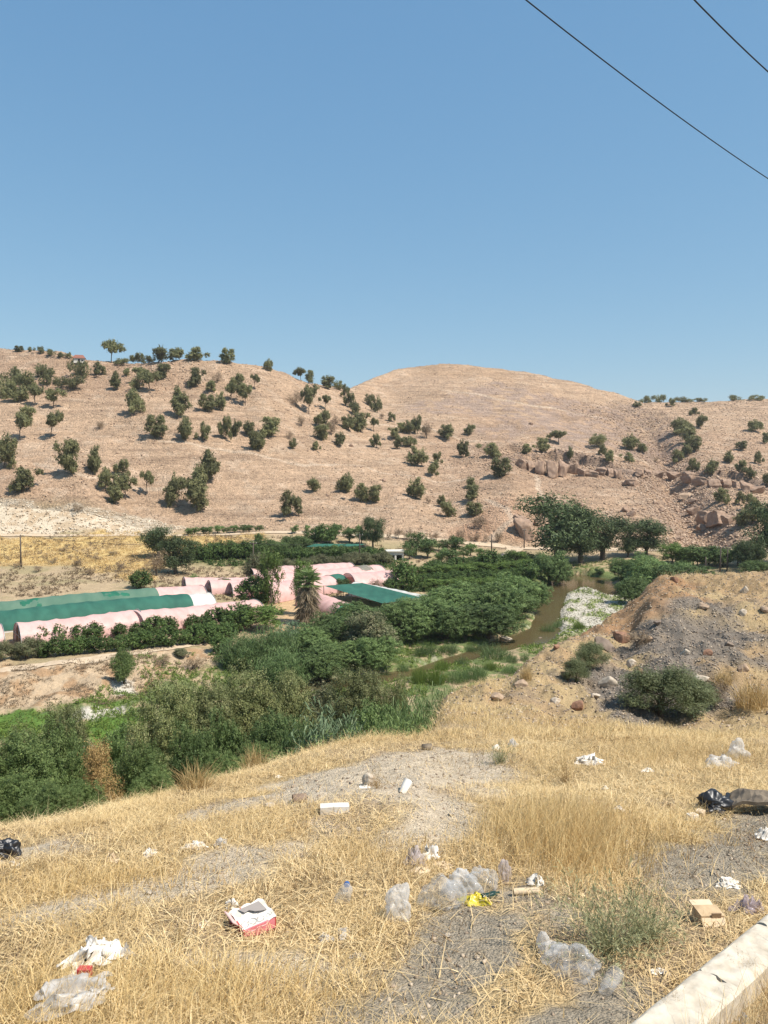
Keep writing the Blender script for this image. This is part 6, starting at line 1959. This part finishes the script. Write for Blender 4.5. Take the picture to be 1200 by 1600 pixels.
def crumple(seed, w, d, h, n=26, flat=.25, holes=0.0):
    """crumpled sheet, raised in ridges"""
    rg = np.random.default_rng(seed)
    u, v = np.meshgrid(np.linspace(-1, 1, n), np.linspace(-1, 1, n))
    r = np.sqrt(u * u + v * v)
    sx = rg.uniform(0, 50)
    a = np.abs(fbm(u * 1.6 + sx, v * 1.6, 3, seed)); b = np.abs(fbm(u * 3.6 + sx, v * 3.6 + 9, 2, seed + 3))
    z = (1 - a * 1.7) * .62 * (1 - .55 * r ** 2) + (1 - b * 1.6) * .22 + .12
    z = np.maximum(z, 0) * np.clip(1.35 - r, .1, 1)
    dx = fbm(u * 2.2 + 3 + sx, v * 2.2, 2, seed + 7) * .3; dy = fbm(u * 2.2 + sx, v * 2.2 + 7, 2, seed + 8) * .3
    rim = 1 + .28 * fbm(np.arctan2(v, u) * 1.7 + sx, r * 0, 2, seed + 11)
    k = np.clip(1 / np.maximum(np.maximum(np.abs(u), np.abs(v)) / np.maximum(r, 1e-6), 1e-6), 0, 1)
    q = np.where(r > 0, np.maximum(np.abs(u), np.abs(v)) / np.maximum(r, 1e-6), 1)
    V = np.stack([(u * q * rim + dx) * w / 2, (v * q * rim + dy) * d / 2, z * h], -1).reshape(-1, 3)
    i = (np.arange(n - 1)[:, None] * n + np.arange(n - 1)[None, :]).ravel()
    return V, np.stack([i, i + 1, i + n + 1, i + n], 1)


def bagshape(seed, w, d, h, amp=.32):
    V, F = ico(5)
    f = fbm(V[:, 0] * 1.1 + seed, V[:, 1] * 1.1 + V[:, 2] * .9, 2, seed)
    g = np.abs(fbm(V[:, 0] * 1.9 + V[:, 2] * 1.2 + seed, V[:, 1] * 1.9 - V[:, 2] * .9, 2, seed + 2))
    g2 = np.abs(fbm(V[:, 0] * 5 + V[:, 2] * 3 + seed, V[:, 1] * 2 - V[:, 2] * 4, 2, seed + 4))
    V = V * (1 + amp * 1.2 * f - amp * .8 * g - amp * .22 * g2)[:, None]
    V[:, 2] = np.where(V[:, 2] < -.45, -.45 + (V[:, 2] + .45) * .15, V[:, 2])
    V[:, 2] += .45
    return V * np.array([w / 2, d / 2, h / 1.4]), F


def wsize(px, py, wpx): return wpx / FPX * G(px, py).y


def put(name, px, py, meshVF, mat, label, cat, rz=0, group=None, lift=.0, tilt=(0, 0), parent=None):
    me = mk_mesh(name, *meshVF, smooth=True)
    o = link(name, me, mat, parent, label, cat, group)
    if parent is None:
        o.location = G(px, py) + Vector((0, 0, lift)); o.rotation_euler = (tilt[0], tilt[1], rz)
    return o


def sheet_item(name, px, py, wpx, hpx, mat, label, cat, seed, flat=.5, rz=0.0, bag=False, lift=.004):
    w = wsize(px, py, wpx); hh = wsize(px, py, hpx)
    if bag: M = bagshape(seed, w, w * .8, hh * .8)
    else: M = crumple(seed, w, w * .75, hh * flat)
    return put(name, px, py, M, mat, label, cat, rz, None, lift)


def bottle(px, py, L_, r, rz, mat, label, capm=None, neck=True, lift=.0, tilt=0.0):
    o = thing('plastic_bottle', G(px, py) + Vector((0, 0, r * .8 + lift)), rz, 1, label, 'bottle')
    o.rotation_euler = (0, tilt, rz)
    prof = [(0, .05), (.0, .82), (.04, 1.0), (.12, .93), (.2, 1.0), (.42, .9), (.55, 1.0), (.68, .97), (.82, .6), (.9, .3), (1.0, .3)] if neck else [(0, .05), (0, .75), (.05, .8), (.5, .9), (.95, 1.0), (1.0, 1.05)]
    rg = np.random.default_rng(int(px))
    V = []; n = 16
    for x, q in prof:
        for k in range(n):
            a = 2 * math.pi * k / n
            dent = 1 - .25 * max(0, math.sin(a * 1 + 1)) * math.sin(x * 3.1) if neck else 1 - .08 * math.sin(a * 2)
            V.append((x * L_ - L_ / 2, math.cos(a) * r * q * dent, math.sin(a) * r * q * dent))
    F = [(i * n + k, i * n + (k + 1) % n, (i + 1) * n + (k + 1) % n, (i + 1) * n + k) for i in range(len(prof) - 1) for k in range(n)]
    MB().add(V, F).build('body', mat, o, True)
    if capm: MB().tube([(L_ * .49, 0, 0), (L_ * .56, 0, 0)], r * .38, 12).build('cap', capm, o)
    return o


def box_item(name, px, py, w, d, h, mat, label, cat, rz, lift=0, tilt=(0, 0)):
    o = link(name, None, None, None, label, cat)
    o.location = G(px, py) + Vector((0, 0, lift)); o.rotation_euler = (tilt[0], tilt[1], rz); o.empty_display_size = .05
    return o


# white torn bag with a greyish sheet, lower left
sheet_item('plastic_bag', 146, 1512, 84, 96, P_WHITE, 'torn white bag lying in the lower left grass', 'bag', 501, .48, .9, False, .04)
sheet_item('plastic_sheet', 112, 1578, 120, 50, P_MILK, 'thin greyish plastic sheet below the torn white bag', 'plastic sheet', 502, .6, .4, False, .05)
MB().box((0, 0, .02), (.05, .03, .03)).build('red_scrap', P_RED, None, label='small red scrap between the torn white bag and the sheet', cat='scrap').location = G(133, 1545) + Vector((0, 0, .05))
sheet_item('plastic_bag', 196, 1500, 26, 44, P_MILK, 'curl of milky film right of the torn white bag', 'plastic film', 503, .8)

# red and white pastry box with a torn window
bo = box_item('pastry_box', 395, 1450, 0, 0, 0, None, 'red and white pastry box with a torn grey window', 'box', .62, .0, (.10, -.05))
w = wsize(395, 1440, 56); d_ = w * .92; h_ = w * .42
MB().box((-w / 2 + .003, 0, h_ / 2), (.006, d_, h_)).box((w / 2 - .003, 0, h_ / 2), (.006, d_ - .001, h_)).box((0, d_ / 2 - .003, h_ / 2), (w - .013, .006, h_)).box((0, 0, .004), (w - .013, d_ - .013, .006)).build('side_panel', P_RED, bo)
MB().box((0, -d_ / 2 + .003, h_ * .62), (w - .013, .006, h_ * .74)).build('front_panel', P_PINKP, bo)
lid = MB(); n = 9
V = [((i / n - .5) * w * 1.02, (j / n - .5) * d_ * 1.02, h_ + .004 - .02 * math.sin(i * .35 + .3) * (1 - j / n) + .006 * math.sin(i * 1.9 + j * 1.3)) for j in range(n + 1) for i in range(n + 1)]
lid.add(V, [(j * (n + 1) + i, j * (n + 1) + i + 1, (j + 1) * (n + 1) + i + 1, (j + 1) * (n + 1) + i) for j in range(n) for i in range(n)]).build('lid', P_PAPER, bo, True)
win = [(-.30, .36), (.36, .38), (.40, -.12), (.22, -.06), (.08, .02), (-.04, .16), (-.18, .12)]
MB().add([(x * w, y * d_, h_ + .011) for x, y in win], [tuple(range(6, -1, -1))]).build('window', P_GREYP, bo)
for k, (x, y, r) in enumerate([(-.30, -.28, .11), (-.05, -.26, .12), (.17, -.30, .10), (.38, -.32, .06)]):
    pr = [(x * w + r * w * math.cos(a) * s, y * d_ + r * w * math.sin(a) * s) for s in (1, .84) for a in np.linspace(0, 6.283, 21)[:-1]]
    MB().add([(p[0], p[1], h_ + .0115) for p in pr], [(i, (i + 1) % 20, 20 + (i + 1) % 20, 20 + i) for i in range(20)]).build('printed_ring', P_GREYR if k < 3 else P_GRN, bo)
MB().box((-w * .57, d_ * .15, h_ * 1.08), (w * .26, d_ * .62, .004), Matrix.Rotation(.75, 3, 'Y')).build('flap', P_PINKF, bo)
sheet_item('tissue', 362, 1420, 20, 22, P_PAPER, 'crumpled tissue at the corner of the pastry box', 'tissue', 505, .9)

# middle heap of clear plastic
sheet_item('plastic_bag', 622, 1436, 52, 66, P_MILK, 'upright milky bag left of the clear ones', 'bag', 510, .9, .3, True)
sheet_item('plastic_bag', 688, 1418, 66, 52, P_CLEAR, 'clear plastic bag with bright highlights in the middle', 'bag', 511, .9, -.5, True)
sheet_item('plastic_bag', 724, 1396, 62, 56, P_MILK, 'puffed clear bag standing behind the shiny one', 'bag', 512, .9, .2, True)
sheet_item('plastic_bag', 752, 1392, 52, 50, P_CLEAR, 'puffed bag next to the dark green neck', 'bag', 513, .9, .8, True)
sheet_item('snack_wrapper', 742, 1414, 52, 16, P_YEL, 'yellow wrapper under the puffed bags', 'wrapper', 514, .9, -.2, False, .02)
bottle(766, 1404, wsize(766, 1404, 36), wsize(766, 1404, 7), .5, P_GRN, 'dark green bottle neck beside the yellow wrapper')
sheet_item('paper_scrap', 674, 1340, 30, 32, P_PAPER, 'crumpled white paper above the clear bags', 'paper', 516, .9)
sheet_item('paper_scrap', 648, 1350, 32, 42, P_PINK, 'grey pink scrap left of the crumpled white paper', 'scrap', 517, .9)
for k, (px, py, w_, rz, lab) in enumerate([(655, 1362, 30, .5, 'torn tan cardboard under the grey pink scrap'), (693, 1354, 30, -.4, 'torn tan cardboard right of the white paper')]):
    sheet_item('cardboard_scrap', px, py, w_, 10, P_CARDP, lab, 'cardboard', 518 + k, .6, rz)
sheet_item('plastic_strip', 790, 1380, 20, 44, P_PINK, 'pinkish plastic strip hanging in the golden grass', 'plastic film', 521, .9, 0, True)
sheet_item('plastic_scrap', 838, 1382, 30, 24, P_WHITE, 'white twisted scrap by the cardboard tube', 'scrap', 522, .8)
o = thing('cardboard_tube', G(822, 1398) + Vector((0, 0, .018)), .1, 1, 'tan cardboard tube at the foot of the golden grass', 'tube')
L_ = wsize(822, 1398, 42)
MB().tube([(-L_ / 2, 0, 0), (-L_ / 6, 0, .002), (L_ / 6, 0, 0), (L_ / 2, 0, .001)], .017, 14, False).build('tube', P_CARDP, o, True)
MB().tube([(-L_ / 2 + .001, 0, 0), (L_ / 2 - .001, 0, 0)], .0135, 12).build('inside', P_CARDI, o)
bottle(538, 1404, wsize(538, 1404, 46), wsize(538, 1404, 13), 1.45, P_CLEAR, 'small clear bottle with a blue cap in the straw', P_BLUE)
sheet_item('plastic_scrap', 508, 1468, 26, 18, P_MILK, 'left of two milky scraps in the straw', 'scrap', 523, .9)
sheet_item('plastic_scrap', 536, 1464, 28, 20, P_MILK, 'right of two milky scraps in the straw', 'scrap', 524, .9)

# clear bag and cup, lower right
sheet_item('plastic_bag', 902, 1518, 92, 58, P_CLEAR, 'large clear plastic bag below the grey green weed', 'bag', 530, .9, -.3, True)
sheet_item('plastic_bag', 862, 1492, 40, 28, P_MILK, 'small crumpled clear bag left of the large one', 'bag', 531, .9, .3, True)
sheet_item('plastic_scrap', 846, 1486, 20, 30, P_MILK, 'milky scrap at the far left of the clear bags', 'scrap', 532, .9, .3, True)
bottle(953, 1545, wsize(953, 1545, 46), wsize(953, 1545, 14), .9, P_CLEAR, 'clear plastic cup lying by the kerb', None, False, .0, -.12)
sheet_item('paper_scrap', 1030, 1520, 22, 12, P_PAPER, 'white crumbs of paper right of the clear cup', 'paper', 533, .6)

# small boxes at the top of the verge
w = wsize(523, 1268, 46)
o = box_item('carton', 523, 1270, 0, 0, 0, None, 'long white carton lying on the bare track', 'box', .10)
MB().box((0, 0, .028), (w, .07, .055)).build('carton_sleeve', P_PAPER, o)
MB().box((-w / 2 - .002, 0, .028), (.003, .066, .051)).build('carton_end', P_CARD, o)
o = thing('paper_cup', G(633, 1236) + Vector((0, 0, .03)), 1.1, 1, 'white paper cup lying on the pale track', 'cup')
MB().tube([(-.055, 0, 0), (0, 0, 0), (.055, 0, .0)], [.026, .031, .036], 16, False).build('cup_wall', P_WHITE, o, True)
MB().tube([(-.0551, 0, 0), (-.05, 0, 0)], .026, 16).build('cup_base', P_CARDI, o)
o.rotation_euler = (0, -.7, .9)
boulder(575, 1228, 20, 18, 'p', 'pale stone by the little dry thistle', v=1)
sheet_item('paper_scrap', 569, 1231, 18, 8, P_PAPER, 'scrap of paper at the foot of the pale stone', 'paper', 540, .5)
o = thing('tin_can', G(468, 1254) + Vector((0, 0, .03)), .3, 1, 'rusty tin can left of the long carton', 'can')
MB().tube([(-.05, 0, 0), (-.02, 0, 0), (.05, 0, 0)], .035, 14, False).build('can_wall', P_RUST, o, True)
MB().tube([(-.046, 0, 0), (-.042, 0, 0)], .0345, 14).build('can_end', P_CARDI, o)
o = thing('tin_can', G(667, 1172) + Vector((0, 0, .03)), .2, 1, 'dark can at the far edge of the pale track', 'can')
MB().tube([(-.05, 0, 0), (.0, 0, 0), (.05, 0, 0)], [.033, .036, .033], 14).build('can_wall', P_PURPLE if False else P_DARK, o, True)
MB().tube([(.0501, 0, 0), (.053, 0, 0)], .028, 12).build('can_lid', P_RUST, o)

# right side
sheet_item('plastic_bag', 921, 1192, 46, 34, P_WHITE, 'crumpled white bag in the yellow grass right of the thistle', 'bag', 550, .5)
sheet_item('plastic_bag', 1152, 1184, 34, 32, P_MILK, 'white bag with a raised top by the right picture edge', 'bag', 551, .9, .2, True)
sheet_item('plastic_sheet', 1126, 1196, 50, 24, P_MILK, 'greyish film spread left of the raised white bag', 'plastic sheet', 552, .8)
sheet_item('plastic_bag', 1115, 1270, 56, 34, P_BLACK, 'crumpled shiny black bag at the right', 'bag', 553, 1.0, .2, True)
o = thing('tyre_scrap', G(1180, 1268), -.3, 1, 'dark slab of tyre beside the black bag', 'tyre scrap')
w = wsize(1180, 1266, 74)
V = []; F = []
for i in range(11):
    f = i / 10; x = (f - .5) * w
    for j, yy in enumerate((-.11, -.04, .04, .11)):
        zt = .05 + .075 * math.sin(f * 2.6 + .2) + .012 * math.sin(j * 2 + i)
        V += [(x, yy, zt), (x, yy, zt - .025)]
for i in range(10):
    for j in range(3):
        a = i * 8 + j * 2
        F += [(a, a + 8, a + 10, a + 2), (a + 1, a + 3, a + 11, a + 9)]
    F += [(i * 8, i * 8 + 1, i * 8 + 9, i * 8 + 8), (i * 8 + 6, i * 8 + 14, i * 8 + 15, i * 8 + 7)]
MB().add(V, F).build('tread', P_DARK, o)
MB().tube([(-w * .5, -.1, .06), (-w * .58, -.02, .05), (-w * .52, .08, .07)], .018, 7).build('torn_edge', P_BLACK, o, True)
for k, (px, py, lab) in enumerate([(1082, 1282, 'small white carton left of the black bag'), (1094, 1276, 'pale carton touching the black bag')]):
    o = box_item('carton', px, py, 0, 0, 0, None, lab, 'box', .3 + k * .6)
    w = wsize(px, py, 15)
    MB().box((0, 0, .022), (w, .05, .045)).build('carton_sleeve', P_PAPER if k == 0 else P_CARDP, o)
    MB().box((0, 0, .0465), (w * .7, .03, .003)).build('carton_flap', P_CARDP, o)
sheet_item('plastic_bag', 1194, 1310, 30, 28, P_WHITE, 'white crumpled bag cut by the right picture edge', 'bag', 555, .9)
sheet_item('paper_scrap', 1138, 1384, 40, 20, P_PAPER, 'flat white paper above the cardboard box', 'paper', 556, .6)
o = box_item('cardboard_box', 1105, 1440, 0, 0, 0, None, 'crushed tan cardboard box near the kerb', 'box', .12, 0, (.1, .05))
w = wsize(1105, 1440, 40)
MB().box((0, 0, .03), (w, w * .7, .06)).build('carton_body', P_CARD, o)
MB().box((0, -w * .48, .035), (w * .98, w * .38, .006), Matrix.Rotation(.8, 3, 'X')).build('flap', P_CARDP, o)
MB().box((-.01, w * .48, .06), (w * .9, w * .3, .006), Matrix.Rotation(.12, 3, 'X')).build('flap', P_CARDP, o)
MB().box((w * .12, -w * .36, .06), (w * .4, .006, .03)).build('dark_slot', P_CARDI, o)
sheet_item('snack_wrapper', 1168, 1424, 42, 36, P_PURPLE, 'purplish clear wrapper by the kerb', 'wrapper', 557, .9)
sheet_item('plastic_scrap', 1040, 1462 + 60, 14, 8, P_MILK, 'tiny milky scrap near the kerb joint', 'scrap', 558, .7)
for k, (px, py, w_, h_, mt, lab) in enumerate([(968, 1268, 22, 12, P_PAPER, 'white scrap in the yellow grass below the thistle'), (945, 1233, 12, 8, P_PAPER, 'tiny white scrap above the golden grass'), (1003, 1321, 9, 12, P_PAPER, 'upright white chip among the shorter golden grass'),
                                              (980, 1320, 14, 10, P_PAPER, 'pale chip left of the upright one'), (176, 1345, 26, 22, P_CARDP, 'yellowish white scrap on the left verge'), (306, 1324, 36, 14, P_PAPER, 'torn white paper at the top of the left verge'),
                                              (344, 1320, 24, 16, P_MILK, 'greyish film right of the torn white paper'), (232, 1335, 26, 12, P_PAPER, 'pale paper between the yellowish scrap and the torn paper'), (320, 1448, 20, 16, P_PAPER, 'small white wad left of the pastry box'),
                                              (1012, 1205, 18, 8, P_PAPER, 'white sliver in the grass near the heap'), (775, 1172, 16, 12, P_PAPER, 'white paper behind the small green weed'), (800, 1166, 20, 18, P_MILK, 'milky film behind the small green weed'),
                                              (1048, 1262, 26, 14, P_CARD, 'brown cardboard scrap left of the black bag'), (22, 1352, 16, 9, P_PAPER, 'white scrap under the black rag at the left edge'), (435, 1215, 10, 6, P_PAPER, 'small white chip on the lip of the slope'),
                                              (1107, 1200, 14, 8, P_PAPER, 'white chip below the greyish film'), (1165, 1600, 30, 26, P_MILK, 'milky scrap on the road side of the kerb'), (922, 1355, 8, 8, P_WHITE, 'tiny white bead at the edge of the gravel'), (560, 1495, 26, 8, P_MILK, 'flattened milky scrap at the edge of the gravel')]):
    sheet_item('litter_scrap', px, py, w_, h_, mt, lab, 'scrap', 570 + k, .8, k * .7)
sheet_item('black_rag', 8, 1340, 44, 34, P_BLACK, 'black rag cut by the left picture edge', 'rag', 600, 1.0, .3, True)
for k, (px, py, w_, h_, lab) in enumerate([(420, 1262, 16, 8, 'flat pale stone on the lip track'), (560, 1300, 9, 6, 'small stone on the verge below the carton'), (705, 1275, 10, 6, 'small stone right of the long carton'), (232, 1398, 12, 6, 'pale stone on the left track'), (700, 1465, 10, 8, 'tan stone below the shiny clear bag'), (745, 1500, 9, 6, 'stone on the gravel')]):
    boulder(px, py, w_, h_, 'p', lab, v=k, name='stone', cat='stone')

HAZE = .00014
# ------------------------------------------------------------------ camera, sun, sky
cam = bpy.data.cameras.new('camera'); co = bpy.data.objects.new('camera', cam); COL.objects.link(co)
cam.sensor_fit = 'VERTICAL'; cam.sensor_height = 36.0; cam.sensor_width = 27.0
cam.lens = 36.0 * FPX / 1600
co.location = (0, 0, EYE); co.rotation_euler = (math.pi / 2 - PITCH, 0, 0)
cam.clip_start = .05; cam.clip_end = 4000
SC.camera = co

SUN_DIR = Vector((-.55, .27, -.92)).normalized()       # the way the light travels
sun = bpy.data.lights.new('sun', 'SUN'); so = bpy.data.objects.new('sun', sun); COL.objects.link(so)
sun.energy = 5.0; sun.angle = math.radians(.53); sun.color = (1, .945, .86)
so.rotation_euler = SUN_DIR.to_track_quat('-Z', 'Y').to_euler(); so.location = (20, -20, 40)
w = bpy.data.worlds.new('World'); SC.world = w; w.use_nodes = True
N = w.node_tree.nodes; L = w.node_tree.links; N.clear()
sk = N.new('ShaderNodeTexSky'); sk.sky_type = 'NISHITA'; sk.sun_disc = False
sk.sun_elevation = math.asin(-SUN_DIR.z)
sk.sun_rotation = math.atan2(-SUN_DIR.x, -SUN_DIR.y)
sk.air_density = 1.0; sk.dust_density = .35; sk.ozone_density = 3.0; sk.altitude = 300
bg = N.new('ShaderNodeBackground'); bg.inputs['Strength'].default_value = .10
ou = N.new('ShaderNodeOutputWorld')
tint = N.new('ShaderNodeMix'); tint.data_type = 'RGBA'; tint.blend_type = 'MULTIPLY'; tint.inputs[0].default_value = 1
tint.inputs[7].default_value = (.94, 1.09, 1.03, 1)
L.new(sk.outputs[0], tint.inputs[6])
se = N.new('ShaderNodeSeparateColor'); cb = N.new('ShaderNodeCombineColor'); L.new(tint.outputs[2], se.inputs[0])
for ch, (e_, k_) in enumerate(((.717, 1.265), (.53, 1.84), (.371, 2.84))):      # a hazier, flatter sky gradient
    pw = N.new('ShaderNodeMath'); pw.operation = 'POWER'; pw.inputs[1].default_value = e_
    mu = N.new('ShaderNodeMath'); mu.operation = 'MULTIPLY'; mu.inputs[1].default_value = k_
    L.new(se.outputs[ch], pw.inputs[0]); L.new(pw.outputs[0], mu.inputs[0]); L.new(mu.outputs[0], cb.inputs[ch])
L.new(cb.outputs[0], bg.inputs[0]); L.new(bg.outputs[0], ou.inputs[0])
SC.view_settings.view_transform = 'Standard'; SC.view_settings.look = 'None'
SC.view_settings.exposure = .40; SC.view_settings.gamma = 1; SC.view_settings.use_curve_mapping = False
SC.cycles.max_bounces = 6; SC.cycles.transparent_max_bounces = 12

# ------------------------------------------------------------------ dusty air over the valley
m, N, L = nt_new('dusty_air')
out = N.new('ShaderNodeOutputMaterial'); vo = N.new('ShaderNodeVolumePrincipled')
vo.inputs['Color'].default_value = (.93, .94, .96, 1); vo.inputs['Density'].default_value = HAZE; vo.inputs['Anisotropy'].default_value = .2
L.new(vo.outputs[0], out.inputs['Volume'])
hz = MB().box((0, 890, 22), (2600, 1840, 110)).build('haze', m, kind='stuff', label='thin dusty haze filling the valley air', cat='haze')
